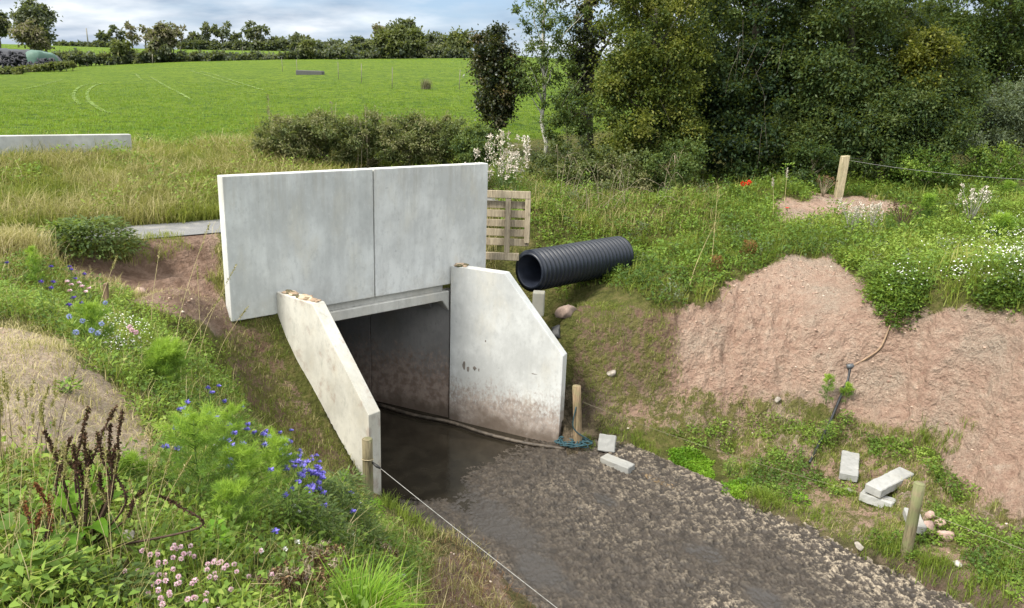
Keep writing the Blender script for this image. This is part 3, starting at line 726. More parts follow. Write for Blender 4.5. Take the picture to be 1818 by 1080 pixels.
wire('fence_wire', sag(pA + np.array([.19, -.08, -.39]), far_end, .03), .0034, plain('pale_rope', (.34, .34, .32), .6), 'pale electric rope running from the left post along the edge of the mud')
pB = pz(1026, 790, .06); oB = post('fence_post', pB, 1.10, .075, wood('brown_post_wood', (.16, .11, .06), (.28, .205, .12), .3), 'round brown post beside the outer end of the right wing wall', lean=(-.075, .02))
pC = hit(1608, 985); oC = post('fence_post', pC, 1.06, .072, POSTW, 'round green-tinged post standing beside the pink stones on the right verge', lean=(.0, .0))
wire('fence_wire', sag(pB + np.array([.03, 0, .82]), pC + np.array([0, 0, .72]), .10, 30), .0024, plain('old_string', (.17, .155, .10), .8), 'thin string strung between the right wing wall post and the verge post')
wire('fence_wire', sag(pC + np.array([0, 0, .70]), pC + np.array([3.4, -2.6, .55]), .06, 16), .0024, plain('old_string_b', (.28, .25, .17), .8), 'thin string leaving the verge post towards the right edge')
pD = hit(1488, 350); hD = 0
for h in np.arange(.3, 2, .01):
    if proj(pD + np.array([.06, 0, h]))[1] < 278: hD = h; break
oD = post('fence_post', pD, hD, .10, OLDW, 'pale square post on the bare hump under the dark trees', lean=(.03, 0), square=True)
def topr(h): return pD + np.array([.03 * h + .1, -.05, h])
qE = py(1900, 322, pD[1] - 3.2)
wire('fence_wire', sag(topr(hD - .10), qE, .10), .005, WIREM, 'upper galvanised wire running right from the pale square post')
wire('fence_wire', sag(topr(hD - .04), py(1640, 272, pD[1] + 6), .12), .0045, WIREM, 'thin wire running from the pale square post back into the trees')
pS = hit(190, 552); post('broken_stake', pS, .36, .03, wood('dark_stake_wood', (.10, .06, .035), (.30, .20, .12)), 'short broken brown stake sticking out of the left bank', lean=(.06, 0), square=True, cat='stake')
wire('telegraph_pole', [py(157, 82, 190), py(153, 50, 190)], [.16, .12], wood('pole_wood', (.2, .19, .17), (.3, .28, .25)), 'distant thin telegraph pole on the skyline left of the far trees', 'pole')
for k, (u, v, h) in enumerate(((502, 128, 1.2), (528, 133, 1.2), (601, 141, 1.2), (642, 148, 1.3), (696, 158, 1.3), (815, 160, 1.2), (271, 113, 1.2), (320, 94, 1.2), (430, 95, 1.2), (524, 95, 1.2))):
    q = hit(u, v); wire('fence_stake', [q - np.array([0, 0, .2]), q + np.array([.02 * k - .05, 0, h])], .022 if q[1] < 90 else .05, wood('stake_wood', (.13, .12, .09), (.25, .22, .17)) if k == 0 else bpy.data.materials['stake_wood'],
         ['thin fence stake standing in the far field'][0], 'fence stake')['group'] = 'thin stakes scattered over the far fields'

# ------------------------------------------------------------------ blocks, stones, hoses
BLK = concrete('block_concrete', (.31, .31, .295), None, None, .6, 40.0)
def block(P, dims, rot, label):
    bm = boxbm(-dims[0] / 2, dims[0] / 2, -dims[1] / 2, dims[1] / 2, 0, dims[2]); bevel(bm, .012, 1); subdiv(bm, .07)
    for v in bm.verts:
        q = np.array(v.co); v.co += Vector(((vnoise(q[0] * 25 + 3, q[1] * 25 + q[2] * 9, 2) - .5) * .012, (vnoise(q[0] * 25, q[2] * 25 + 4, 5) - .5) * .012, (vnoise(q[1] * 25, q[0] * 25 + 8, 6) - .5) * .012))
    o = link('concrete_block', bm_mesh('concrete_block', bm), BLK, None, P); o.rotation_euler = rot
    return setp(o, label, 'concrete block', 'loose concrete blocks')
def pdir(u0, v0, u1, v1, z): 
    a = pz(u0, v0, z); b = pz(u1, v1, z); return math.atan2(b[1] - a[1], b[0] - a[0]), float(np.hypot(*(b - a)[:2])), (a + b) / 2
def lying(u0, v0, u1, v1, w, h, label, tilt=0.0, lift=0.0):
    z0 = hit((u0 + u1) / 2, (v0 + v1) / 2)[2]; ang, L, c = pdir(u0, v0, u1, v1, z0 + h); c[2] = z0 - .02 + lift
    return block(c, (L, w, h), (tilt, 0, ang), label)
lying(1072, 806, 1122, 826, .22, .15, 'pale concrete block lying nearest the mud in front of the right wing wall')
block(pz(1076, 803, .02), (.30, .13, .30), (R(-34), 0, R(-12)), 'concrete block propped upright behind another block near the right wing wall')
lying(1511, 800, 1508, 840, .27, .12, 'lone concrete block lying on the grass below the black hose', .0)
lying(1550, 862, 1610, 832, .25, .14, 'rear block of the crossed pair left of the verge post', .05)
lying(1530, 872, 1588, 892, .25, .14, 'front block of the crossed pair left of the verge post, lying askew', -.12, .03)
lying(1618, 900, 1632, 932, .20, .13, 'whitish block half hidden behind the verge post', .0)
def stonebm(seed, r, flat=.75):
    bm = bmesh.new(); bmesh.ops.create_icosphere(bm, subdivisions=3, radius=1); rg = np.random.default_rng(seed)
    pl = [(nrm(rg.normal(size=3)), rg.uniform(.45, .85)) for _ in range(11)]
    for v in bm.verts:
        q = np.array(v.co)
        for n_, d_ in pl:
            e = q @ n_ - d_
            if e > 0: q = q - n_ * e * .9
        q = q * (1 + .22 * (vnoise(np.array(q[0] * 4 + seed), np.array(q[1] * 4 + q[2] * 3), 4) - .5))
        v.co = Vector((q[0] * r, q[1] * r * .85, q[2] * r * flat))
    return bm
STN = plain('pink_stone', (.36, .25, .205), .9, .3, 14, bump=.5); STN2 = plain('grey_stone', (.27, .24, .205), .9, .35, 9, bump=.5)
def stone(u, v, r, seed, label, mat=STN, group=None, lift=.35, name='stone'):
    q = hit(u, v); o = link(name, bm_mesh(name, stonebm(seed, r), True), mat, None, q + np.array([0, 0, r * lift])); o.rotation_euler = (0, 0, seed * 1.3)
    return setp(o, label, 'stone', group)
for k, (u, v, r, lb) in enumerate(((1648, 945, .145, 'largest pinkish stone against the whitish block'), (1677, 958, .14, 'lowest pinkish stone of the group right of the verge post'), (1668, 935, .09, 'small pinkish stone between two larger ones by the verge post'), (1652, 920, .085, 'rearmost small pinkish stone by the verge post'))):
    stone(u, v, r, 31 + k, lb, STN, 'pinkish stones by the verge post')
stone(1008, 556, .25, 51, 'broken boulder of pink rock sticking out under the black pipe', plain('pink_rock', (.21, .155, .125), .95, .35, 6, bump=.9), None, -.15, 'boulder')
stone(988, 592, .19, 52, 'dark wet rock wedged behind the slope of the right wing wall', plain('dark_rock', (.07, .07, .07), .8, .4, 10, bump=.5), None, .1, 'boulder')
stone(1085, 668, .10, 53, 'grey lump of rock on the mossy slope behind the right wing wall', STN2, None, .1)
stone(1525, 977, .10, 54, 'pale flat stone at the edge of the mud left of the verge post', STN2, None, .15)
stone(1506, 874, .07, 55, 'small pale stone left of the crossed blocks', STN2, None, .2)
stone(250, 527, .12, 56, 'pinkish stone in the soil of the left bank by the broken stake', STN, None, .2)
stone(1700, 1004, .06, 57, 'small white stone in the grass right of the verge post', plain('white_stone', (.40, .37, .33), .9), None, .3)
stone(222, 957, .05, 58, 'grey-brown stone under the dock leaves', STN2, None, .3)
stone(1380, 715, .08, 59, 'grey stone at the foot of the bare pink bank', STN2, None, .3)
stub = setp(link('concrete_stub', bm_mesh('concrete_stub', bevel(prism([(-.12, -.10), (.10, -.13), (.12, .10), (-.10, .12)], -.45, 0), .02, 2)), concrete('stub_concrete', (.25, .245, .21), None, None, .6, 50.0), None, py(957, 518, 13.95)), 'grey concrete stub under the mouth of the black pipe', 'concrete stub')
hp = [hit(u, v) + np.array([0, 0, .07]) for u, v in ((1592, 560), (1578, 590), (1562, 625), (1535, 652), (1508, 662))]
def smooth(pts, n=8):
    pts = np.array(pts); p = np.vstack([2 * pts[0] - pts[1], pts, 2 * pts[-1] - pts[-2]]); o = []
    for i in range(1, len(p) - 2):
        for t in np.linspace(0, 1, n, endpoint=False):
            o.append(.5 * ((2 * p[i]) + (-p[i-1] + p[i+1]) * t + (2*p[i-1] - 5*p[i] + 4*p[i+1] - p[i+2]) * t*t + (-p[i-1] + 3*p[i] - 3*p[i+1] + p[i+2]) * t**3))
    o.append(pts[-1]); return np.array(o)
hs = empty('garden_hose', hp[-1], 'hose running down the pink bank, tan above and black below a joint', 'hose')
b0 = np.array(hp[-1])
Vv, Fv = tube_np(smooth(hp) - b0, .016, 7); link('upper_hose', np_mesh('upper_hose', Vv, Fv, None, True), plain('tan_hose', (.28, .19, .12), .7), hs)
hp2 = [hit(u, v) + np.array([0, 0, .05]) for u, v in ((1508, 662), (1502, 690), (1488, 725), (1470, 765), (1452, 800), (1436, 828))]
Vv, Fv = tube_np(smooth(hp2) - b0, .024, 8); link('lower_hose', np_mesh('lower_hose', Vv, Fv, None, True), plain('black_hose', (.02, .022, .025), .45), hs)
Vv, Fv = tube_np(np.array([[-.06, 0, .0], [.0, 0, .01], [.05, 0, .03]]), [.04, .045, .035], 10); link('coupling', np_mesh('coupling', Vv, Fv), plain('grey_coupling', (.10, .11, .12), .4), hs)
bp = smooth([pz(u, v, .03) for u, v in ((674, 718), (735, 736), (797, 748), (860, 768), (930, 785), (1003, 796))]) + np.array([.0, -.03, 0])
wire('mud_pipe', bp, .034, plain('muddy_pipe', (.075, .06, .045), .6, .5, 12), 'mud-coated pipe lying along the foot of the right wing wall', 'pipe')
tb = []
for k in range(46):
    th = k * .9; tb.append(pB + np.array([-.12 + .20 * math.cos(th) + rng.normal(0, .04) + .12 * math.cos(k * .21), -.08 + .10 * math.sin(th) + rng.normal(0, .03), .03 + .09 * rng.random()]))
tb = [pB + np.array([-.08, -.06, .75]), pB + np.array([-.10, -.08, .35])] + tb + [pB + np.array([.25, -.05, .1])]
wire('rope', smooth(tb, 6), .011, plain('teal_rope', (.018, .06, .075), .6), 'tangle of teal blue rope hanging at the foot of the right wing wall post', 'rope')
# ------------------------------------------------------------------ plant builders
def leaves_np(P, D, Nn, L, W, tint, fold=.25):
    P = np.asarray(P); D = nrm(D); Sd = nrm(np.cross(D, Nn)); Nn = np.cross(Sd, D)
    L = np.asarray(L)[:, None] if np.ndim(L) else L; W = np.asarray(W)[:, None] if np.ndim(W) else W
    m = P + D * L * .42 + Nn * (W * fold); V = np.stack([P, m + Sd * W * .5, P + D * L - Nn * (W * .15), m - Sd * W * .5], 1).reshape(-1, 3)
    return V, np.arange(len(P) * 4).reshape(-1, 4), np.repeat(tint, 4)
def blades_np(P, h, w, az, lean, tint, droop=.5):
    n = len(P); d = np.stack([np.cos(az), np.sin(az), np.zeros(n)], -1); sdv = np.stack([-np.sin(az + rng.normal(0, .8, n)), np.cos(az), np.zeros(n)], -1); sdv = nrm(sdv)
    h = h[:, None]; w = np.asarray(w).reshape(-1, 1) * np.ones((n, 1)); lean = lean[:, None]; up = np.array([0, 0, 1.0])
    m = P + up * h * .58 + d * h * lean * .35; t = P + up * h * (1 - lean * droop * .5) + d * h * lean
    V = np.stack([P - sdv * w * .5, P + sdv * w * .5, m + sdv * w * .42, m - sdv * w * .42, t + sdv * w * .10, t - sdv * w * .10], 1).reshape(-1, 3)
    i = np.arange(n)[:, None] * 6; F = np.concatenate([i + np.array([[0, 1, 2, 3]]), i + np.array([[3, 2, 4, 5]])])
    return V, F, np.repeat(tint, 6)
def mk(name, parts, mat, parent=None, loc=None):
    V = np.concatenate([p[0] for p in parts]); T = np.concatenate([p[2] for p in parts]); F = []; o = 0
    for p in parts: F.append(p[1] + o); o += len(p[0])
    return link(name, np_mesh(name, V, np.concatenate(F), {'tint': T}), mat, parent, loc)
def sphere_dirs(n):
    return nrm(rng.normal(size=(n, 3)))
def clump_leaves(cents, rads, n_each, L, W, tvar=.18, up=.35, squash=.75, tbase=.5, cvar=.22):
    m = len(cents); n = m * n_each; ci = np.repeat(np.arange(m), n_each)
    d = sphere_dirs(n); rr = np.clip(np.abs(rng.normal(0, .62, n)) + .12 * rng.random(n), 0, 1.55)
    P = cents[ci] + d * (rads[ci] * rr)[:, None] * np.array([1, 1, squash])
    D = nrm(d * .8 + rng.normal(0, .6, (n, 3)) + np.array([0, 0, -.15])); Nn = nrm(rng.normal(0, .6, (n, 3)) + d * .4 + np.array([0, 0, up * 2]))
    ct = np.clip(tbase + rng.normal(0, cvar, m), 0, 1)
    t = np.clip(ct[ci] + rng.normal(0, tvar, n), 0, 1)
    return leaves_np(P, D, Nn, L * rng.uniform(.6, 1.25, n), W * rng.uniform(.6, 1.25, n), t)
def limb(a, b, r0, r1, wob=.08, k=6):
    a = np.asarray(a, float); b = np.asarray(b, float); tt_ = np.linspace(0, 1, k)[:, None]; L = np.linalg.norm(b - a)
    p = a * (1 - tt_) + b * tt_ + np.array([0, 0, 1]) * (np.sin(tt_ * np.pi) * L * .06); p[1:-1] += rng.normal(0, wob * L * .25, (k - 2, 3))
    return tube_np(p, np.linspace(r0, r1, k), 7)
LM = {}
LM['dark'] = leafmat('dark_broadleaf', [(.013, .030, .014), (.030, .058, .018), (.055, .090, .026), (.095, .125, .034)])
LM['olive'] = leafmat('olive_hedge_leaf', [(.020, .040, .011), (.052, .082, .016), (.105, .130, .022), (.175, .18, .030)])
LM['yellow'] = leafmat('yellowing_leaf', [(.05, .065, .012), (.10, .112, .016), (.165, .17, .02), (.24, .225, .03)])
LM['mid'] = leafmat('mid_green_leaf', [(.028, .055, .015), (.062, .105, .026), (.105, .15, .04), (.16, .21, .065)])
LM['grey'] = leafmat('grey_willow_leaf', [(.06, .085, .05), (.10, .135, .075), (.15, .185, .11), (.21, .24, .15)])
LM['ivy'] = leafmat('ivy_leaf', [(.012, .022, .010), (.024, .036, .013), (.07, .065, .025), (.13, .095, .04)], .15, .4, .4)
LM['far'] = leafmat('far_tree_leaf', [(.06, .078, .055), (.085, .105, .065), (.11, .125, .075), (.15, .15, .09)], .3)  # far leaf colours lightened in place of distance haze
LM['farolive'] = leafmat('far_olive_leaf', [(.075, .095, .04), (.10, .12, .045), (.13, .145, .055), (.17, .17, .07)], .3)
LM['farbrown'] = leafmat('far_brown_leaf', [(.12, .115, .075), (.155, .14, .09), (.19, .165, .11), (.22, .19, .13)], .3)
LM['bramble'] = leafmat('bramble_leaf', [(.045, .065, .025), (.085, .115, .038), (.14, .165, .06), (.22, .21, .10)])
LM['verge'] = leafmat('verge_grass_leaf', [(.10, .135, .022), (.17, .205, .035), (.26, .28, .055), (.38, .36, .10)], .4)
LM['weed'] = leafmat('weed_leaf', [(.05, .095, .018), (.105, .185, .028), (.175, .275, .038), (.27, .35, .065)], .35)
LM['bright'] = leafmat('bright_leaf', [(.06, .15, .012), (.11, .24, .014), (.17, .32, .02), (.25, .38, .04)], .4)
LM['grass'] = leafmat('green_grass', [(.08, .13, .018), (.15, .22, .028), (.24, .31, .045), (.35, .375, .09)], .4)
LM['dry'] = leafmat('dry_grass', [(.12, .135, .03), (.24, .23, .07), (.40, .34, .15), (.55, .47, .26)], .35)
LM['field'] = leafmat('pasture_grass', [(.065, .14, .008), (.105, .205, .011), (.145, .255, .016), (.20, .30, .035)], .4)
LM['brown'] = leafmat('dead_brown', [(.045, .025, .014), (.10, .055, .028), (.18, .10, .05), (.30, .20, .11)], .1, .8)
LM['seed'] = leafmat('dock_seed', [(.022, .012, .009), (.05, .024, .015), (.085, .04, .022), (.13, .07, .04)], .1, .8)
LM['rust'] = leafmat('rusty_seed', [(.10, .030, .015), (.17, .055, .025), (.24, .09, .04), (.30, .14, .06)], .2, .8)
LM['white'] = leafmat('white_petal', [(.55, .55, .48), (.70, .70, .64), (.80, .80, .76), (.85, .85, .82)], .18)
LM['fluff'] = leafmat('thistledown', [(.40, .34, .26), (.55, .48, .40), (.68, .61, .53), (.78, .72, .65)], .18)
LM['blue'] = leafmat('cornflower_petal', [(.10, .085, .48), (.17, .14, .62), (.25, .21, .74), (.36, .31, .82)], .18)
LM['purple'] = leafmat('purple_petal', [(.035, .018, .20), (.06, .03, .30), (.10, .05, .42), (.18, .09, .5)], .18)
LM['lblue'] = leafmat('pale_blue_petal', [(.20, .26, .55), (.28, .34, .62), (.36, .42, .68), (.45, .50, .72)], .18)
LM['pink'] = leafmat('pink_petal', [(.62, .30, .42), (.78, .46, .58), (.86, .62, .70), (.9, .8, .82)], .18)
LM['down'] = leafmat('dead_thistle_down', [(.16, .12, .08), (.25, .19, .135), (.33, .26, .19), (.42, .34, .26)], .2)
LM['red'] = leafmat('poppy_petal', [(.55, .015, .008), (.70, .02, .01), (.80, .04, .02), (.85, .08, .04)], .18)
LM['feather'] = leafmat('feathery_leaf', [(.05, .105, .028), (.095, .19, .034), (.18, .32, .042), (.32, .48, .06)], .4)
BARK = wood('dark_bark', (.045, .038, .028), (.11, .095, .07), .4); BIRCH = wood('pale_bark', (.34, .32, .27), (.55, .53, .47), .1); TWIG = wood('dry_twig', (.20, .16, .10), (.38, .32, .22))
STEM = plain('green_stem', (.09, .15, .03), .6, .3); DRYSTEM = plain('straw_stem', (.48, .40, .20), .8, .25); DARKSTEM = plain('dark_stem', (.06, .035, .022), .8, .3)

ELY = 3.0
def pxcrown(els, nper):
    cs = []
    for (u, v, ru, rv, y, k) in els:
        y = y + ELY
        n = max(3, int(nper * k)); c = py(u, v, y); w = float((c - CP) @ _fw); sx = ru * w / FPX; sz = rv * w / FPX
        d = sphere_dirs(n) * (rng.random(n) ** .38)[:, None]
        cs.append(c + d * np.array([sx, min(sx * .9, 2.4), sz]))
    return np.concatenate(cs)
def tree(name, base, els, nper, crad, nleaf, L, Wd, mat, label, cat='tree', group=None, trunk=.12, bark=None, top=None, limbs=10, tbase=.5, squash=.75, cvar=.22, up=.35):
    base = np.asarray(base, float)
    if ELY > 2:
        ub, vb = proj(base); base = py(float(ub), float(vb), els[0][4] + ELY); base[2] = zt(base[0], base[1])
    o = empty(name, base, label, cat, group)
    if ELY > 2: L, Wd, nleaf = L * .86, Wd * .86, int(nleaf * 1.3)
    cs = pxcrown(els, nper) - base; rads = crad * rng.uniform(.5, 1.5, len(cs))
    mk('crown', [clump_leaves(cs, rads, nleaf, L, Wd, squash=squash, tbase=tbase, cvar=cvar, up=up)], mat, o)
    if trunk:
        topc = np.asarray(top, float) - base if top is not None else np.array([cs[:, 0].mean(), cs[:, 1].mean(), np.percentile(cs[:, 2], 80)])
        prt = [limb([0, 0, -.2], topc, trunk, trunk * .35, .03, 9)]
        for k in rng.choice(len(cs), min(limbs, len(cs)), replace=False):
            f = np.clip((cs[k][2] - .4) / max(topc[2], .1) * .75, .12, .9); prt.append(limb(topc * f, cs[k], trunk * .32, trunk * .06, .10))
        link('trunk', np_mesh('trunk', *join_np(prt), None, True), bark or BARK, o)
    return o
# ------------------------------------------------------------------ trees on the right
tree('ivy_tree', hit(886, 222), [(880, 95, 42, 45, 22.5, .8), (885, 150, 45, 62, 22.5, 1.4), (878, 190, 36, 40, 22.5, .6)], 34, .30, 150, .12, .085, LM['ivy'], 'narrow dark ivy-clad tree standing alone in front of the bright field', trunk=.09, tbase=.42)
tree('sapling', hit(968, 246), [(960, 20, 45, 45, 22, .7), (955, 95, 50, 42, 22, 1), (965, 150, 42, 40, 22, .8), (925, 130, 25, 50, 22, .4), (1005, 110, 30, 60, 22, .5), (1000, 30, 50, 40, 22, .5)], 15, .28, 75, .13, .06, LM['mid'], 'slim young tree with a pale trunk and loose airy leaves left of the wood', trunk=.075, bark=BIRCH, top=py(962, -20, 25), tbase=.42)
t3 = tree('ivy_trunk_tree', hit(1046, 262), [(1040, -60, 150, 60, 23.5, 1), (1090, 40, 70, 60, 23.5, .6), (1030, 70, 26, 70, 23.4, .8), (1036, 150, 28, 80, 23.4, .8)], 26, .34, 100, .13, .09, LM['ivy'], 'tall tree with a thick upright ivy-covered trunk rising out of the picture', trunk=.24, top=py(1043, -60, 26.5), tbase=.35)
tree('hawthorn_tree', hit(1150, 322), [(1150, 60, 95, 80, 20.5, 1.2), (1110, 160, 65, 80, 20, 1), (1200, 110, 70, 100, 20.5, 1), (1130, 250, 80, 60, 19.6, .9), (1210, 200, 50, 70, 20, .7), (1160, -30, 120, 60, 21, 1)], 40, .42, 190, .105, .07, LM['olive'], 'broad olive and yellow-green hawthorn forming the left edge of the wood', trunk=.14, tbase=.55)
tree('oak_tree', hit(1330, 318), [(1340, 40, 110, 90, 22.5, 1.3), (1310, 160, 95, 90, 21.5, 1.2), (1390, 140, 80, 100, 22, 1), (1320, 260, 90, 50, 20.8, .8), (1330, -60, 160, 70, 23, 1.2), (1270, 200, 50, 110, 21.4, .7)], 44, .50, 190, .125, .085, LM['dark'], 'very dark dense tree in the shaded middle of the wood', trunk=.22, tbase=.20)  # leaf tint lowered to paint in the shade of the wood's middle
tree('ash_tree', hit(1500, 308), [(1500, 40, 90, 80, 21.5, 1.2), (1480, 140, 75, 80, 21, 1.1), (1560, 120, 80, 100, 21.8, 1.1), (1500, 240, 95, 60, 20.5, 1), (1540, -60, 150, 60, 22, 1), (1420, 240, 60, 70, 21, .8)], 44, .48, 180, .14, .07, LM['dark'], 'dark green ash with lighter hanging sprays, right of the darkest tree', trunk=.18, tbase=.68)
tree('field_maple', hit(1640, 285), [(1650, 85, 50, 42, 20.6, 1), (1630, 140, 44, 46, 20.6, .7)], 26, .34, 170, .11, .075, LM['yellow'], 'small tree with yellowing leaves glowing among the dark crowns', trunk=.08, tbase=.42)
tree('elder_tree', hit(1660, 300), [(1665, 215, 60, 55, 19.8, 1), (1610, 200, 50, 70, 20.2, .9), (1700, 150, 40, 60, 20.8, .6), (1560, 230, 60, 60, 20.2, .8)], 40, .40, 160, .12, .06, LM['dark'], 'mid-green bushy tree filling the space under the yellowing tree', trunk=.08, tbase=.6)
tree('ash_tree', hit(1745, 262), [(1745, 20, 90, 80, 25, 1.2), (1800, 100, 70, 90, 25, 1), (1720, 120, 50, 70, 25.5, .8), (1780, -60, 140, 60, 25, 1), (1880, 40, 90, 120, 25, 1)], 34, .55, 170, .15, .075, LM['mid'], 'lighter green ash at the right end of the wood', trunk=.18, tbase=.35)
tree('dead_tree', hit(1600, 290), [(1590, 20, 100, 60, 23.5, 1), (1600, 220, 85, 60, 22.5, 1.1)], 34, .5, 160, .14, .08, LM['dark'], 'dull tree partly hidden behind the yellowing one', trunk=.16, tbase=.45)
tree('willow_shrub', hit(1735, 272), [(1730, 195, 75, 50, 22, 1), (1790, 220, 80, 45, 21.5, 1.1), (1850, 200, 90, 60, 22, 1), (1690, 240, 60, 40, 21, .8)], 36, .36, 170, .13, .045, LM['grey'], 'grey-green willow bush at the foot of the wood near the wire', 'shrub', trunk=.06, tbase=.4)
for (u, v, y, ru, rv, lb) in ((1180, 30, 30, 120, 190, 'shadowy tree deep in the wood behind the hawthorn'), (1330, 60, 30, 130, 220, 'shadowy tree deep in the wood behind the darkest tree'), (1500, 60, 30, 130, 220, 'shadowy tree deep in the wood behind the dark ash'), (1660, 100, 31, 120, 170, 'shadowy tree deep in the wood behind the yellowing tree'), (1830, 100, 33, 120, 170, 'shadowy tree deep in the wood at the right edge')):
    P = py(u, 250, y); P[2] = zt(P[0], P[1]); tree('woodland_tree', P, [(u, v, ru, rv, y, 1), (u, v + 120, ru, 80, y, .5)], 70, .75, 110, .24, .16, LM['dark'], lb, trunk=.2, tbase=.35)
# shrubs and brambles
def bush(name, u, v, ru, rv, y, n, mat, label, L=.09, Wd=.06, nleaf=130, crad=.24, tbase=.5, cat='shrub', group=None):
    P = py(u, v + rv * .9, y + ELY); P[2] = zt(P[0], P[1]); return tree(name, P, [(u, v, ru, rv, y, 1)], n, crad, nleaf, L, Wd, mat, label, cat, group, .03, TWIG, None, 12, tbase)
bush('bramble_bush', 1010, 290, 75, 45, 18.8, 40, LM['bramble'], 'tangled bramble bush at the foot of the slim pale-trunked tree', tbase=.35)
bush('bramble_bush', 1090, 310, 75, 48, 18.2, 42, LM['bramble'], 'bramble thicket with dry arching stems above the black pipe', tbase=.62)
bush('elder_bush', 1200, 290, 65, 55, 18.4, 42, LM['mid'], 'fresh green elder bush under the hawthorn', tbase=.5)
bush('elder_bush', 1010, 210, 50, 55, 20.5, 34, LM['mid'], 'loose green bush beside the pale trunk', tbase=.3)
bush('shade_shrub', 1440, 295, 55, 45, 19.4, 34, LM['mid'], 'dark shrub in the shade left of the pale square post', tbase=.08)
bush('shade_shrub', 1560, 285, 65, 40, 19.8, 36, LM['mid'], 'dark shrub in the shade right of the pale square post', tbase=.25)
bush('nettle_clump', 1640, 300, 60, 32, 18.8, 30, LM['weed'], 'nettle clump under the wires right of the square post', tbase=.2)
bush('nettle_clump', 1770, 285, 70, 32, 19.3, 32, LM['weed'], 'nettle clump in front of the grey willow bush', tbase=.45)
ELY = -.4
for k, (u, v, ru, rv, y, mt, tb_, lb) in enumerate((
    (505, 250, 50, 46, 20.0, 'bramble', .85, 'pale weedy bush at the left end of the hedge behind the parapet'),
    (580, 246, 60, 54, 20.4, 'bramble', .68, 'bramble bush behind the left part of the parapet'),
    (655, 250, 60, 52, 20.6, 'bramble', .50, 'dark bramble bush behind the parapet joint'),
    (725, 250, 55, 50, 20.8, 'bramble', .62, 'bramble bush behind the right part of the parapet'),
    (790, 250, 52, 48, 20.8, 'bramble', .55, 'bramble bush at the right end of the hedge behind the parapet'),
    (850, 262, 45, 40, 20.0, 'mid', .35, 'green bush at the foot of the ivy-clad tree'))):
    bush('bramble_bush', u, v, ru * 1.12, rv * .92, y, 95, LM[mt], lb, .085, .034, 120, .17, .8 if k in (0, 3) else tb_)
# dry arching bramble canes and hanging twigs
def canes_each(name, seeds, r, mat, label, group):
    for s in seeds:
        q = smooth(s, 5); setp(link(name, np_mesh(name, *tube_np(q, np.linspace(r, r * .4, len(q)), 5, False), None, True), mat), label, 'dead stem', group)
def canes(name, seeds, r, mat, label, cat='dead stems'):
    pr = [tube_np(smooth(s, 5), np.linspace(r, r * .4, len(smooth(s, 5))), 5, False) for s in seeds]; return setp(link(name, np_mesh(name, *join_np(pr), None, True), mat), label, cat)
cs = []
for k in range(26):
    u = rng.uniform(985, 1180); v = rng.uniform(320, 385); y = rng.uniform(18.2, 19.4); P = py(u, v, y); P[2] = max(P[2] - .2, zt(P[0], P[1])); a = rng.normal(0, .45); h = rng.uniform(.5, 1.2)
    cs.append([P, P + np.array([a * .25, -.05, h * .6]), P + np.array([a * .6, -.15, h]), P + np.array([a * 1.0, -.3, h * .85])])
canes_each('bramble_cane', cs, .006, TWIG, 'dry pale bramble cane arching over the grass above the black pipe', 'bramble canes above the pipe')
cs = []
for k in range(12):
    u = rng.choice([rng.uniform(1040, 1250), rng.uniform(1300, 1480)]); v = rng.uniform(10, 230); P = py(u, v, rng.uniform(21.6, 22.6)); a = rng.normal(0, .35)
    cs.append([P, P + np.array([a * .4, .05, -.35]), P + np.array([a * .8, .05, -.7]), P + np.array([a, .1, rng.uniform(-1.3, -.8)])])
canes_each('hanging_twig', cs, .004, wood('grey_twig', (.12, .10, .075), (.22, .19, .14)), 'bare pale twig hanging through the dark face of the wood', 'bare twigs in the face of the wood')

ELY = 0.0
# ------------------------------------------------------------------ far fields
def fartree(u, vb, vt, ru, y, mat, label, name='field_tree', dens=1.0, airy=1.0, trunk=.16, tbase=.5, group=None, low=.25):
    base = py(u, vb, y); w = y * 1.03; H = (vb - vt) * w / FPX; zg_ = zt(base[0], min(base[1], 400)); base[2] = min(base[2], zg_ + .5) if y < 150 else base[2] - .5
    vc = vb - (vb - vt) * (.5 + low * .5); rv = (vb - vt) * (.5 - low * .5)
    return tree(name, base, [(u, vc, ru, rv, y, 1)], int(26 * dens), max(.5, ru * w / FPX * .30 * airy), int(52 * dens), .0042 * y, .003 * y, mat, label, 'tree', group, trunk * y / 110, None, None, 9, tbase)
G1 = 'trees along the skyline'
fartree(64, 88, 6, 32, 120, LM['far'], 'tall rounded dark tree behind the tyre-covered heap', dens=1.9, trunk=.3, low=.15)
fartree(58, 90, 42, 27, 117, LM['farbrown'], 'olive-brown willow in front of the tall tree by the heap', dens=1.5, low=.05)
fartree(-2, 78, 22, 14, 125, LM['far'], 'tree cut by the left picture edge', dens=1.2)
fartree(216, 104, 74, 22, 111, LM['farolive'], 'low green hawthorn in the hedge left of the brown ivy tree', dens=1.1, low=0)
fartree(286, 104, 40, 22, 111, LM['farbrown'], 'brown-topped ivy tree standing in the near field hedge', dens=1.5, low=.0)
fartree(284, 104, 70, 15, 110, LM['far'], 'dark ivy-clad stump bush below the brown ivy tree', dens=1.2, low=0)
fartree(548, 106, 74, 14, 111, LM['farolive'], 'small pale olive tree in the middle of the near field hedge', dens=.9, low=.1)
fartree(608, 106, 83, 26, 110, LM['far'], 'rounded green bush in the near field hedge right of the olive tree', dens=1.2, low=0)
fartree(690, 104, 58, 26, 112, LM['farolive'], 'left willow of the hedge group near the wood', dens=1.7, low=0)
fartree(726, 104, 46, 28, 113, LM['farolive'], 'right willow of the hedge group near the wood', dens=1.9, low=0, tbase=.35)
fartree(716, 92, 36, 30, 130, LM['far'], 'large domed tree behind the hedge willows', dens=1.9, low=.1)
fartree(676, 80, 42, 14, 150, LM['farbrown'], 'thin airy tree left of the domed tree', dens=.7)
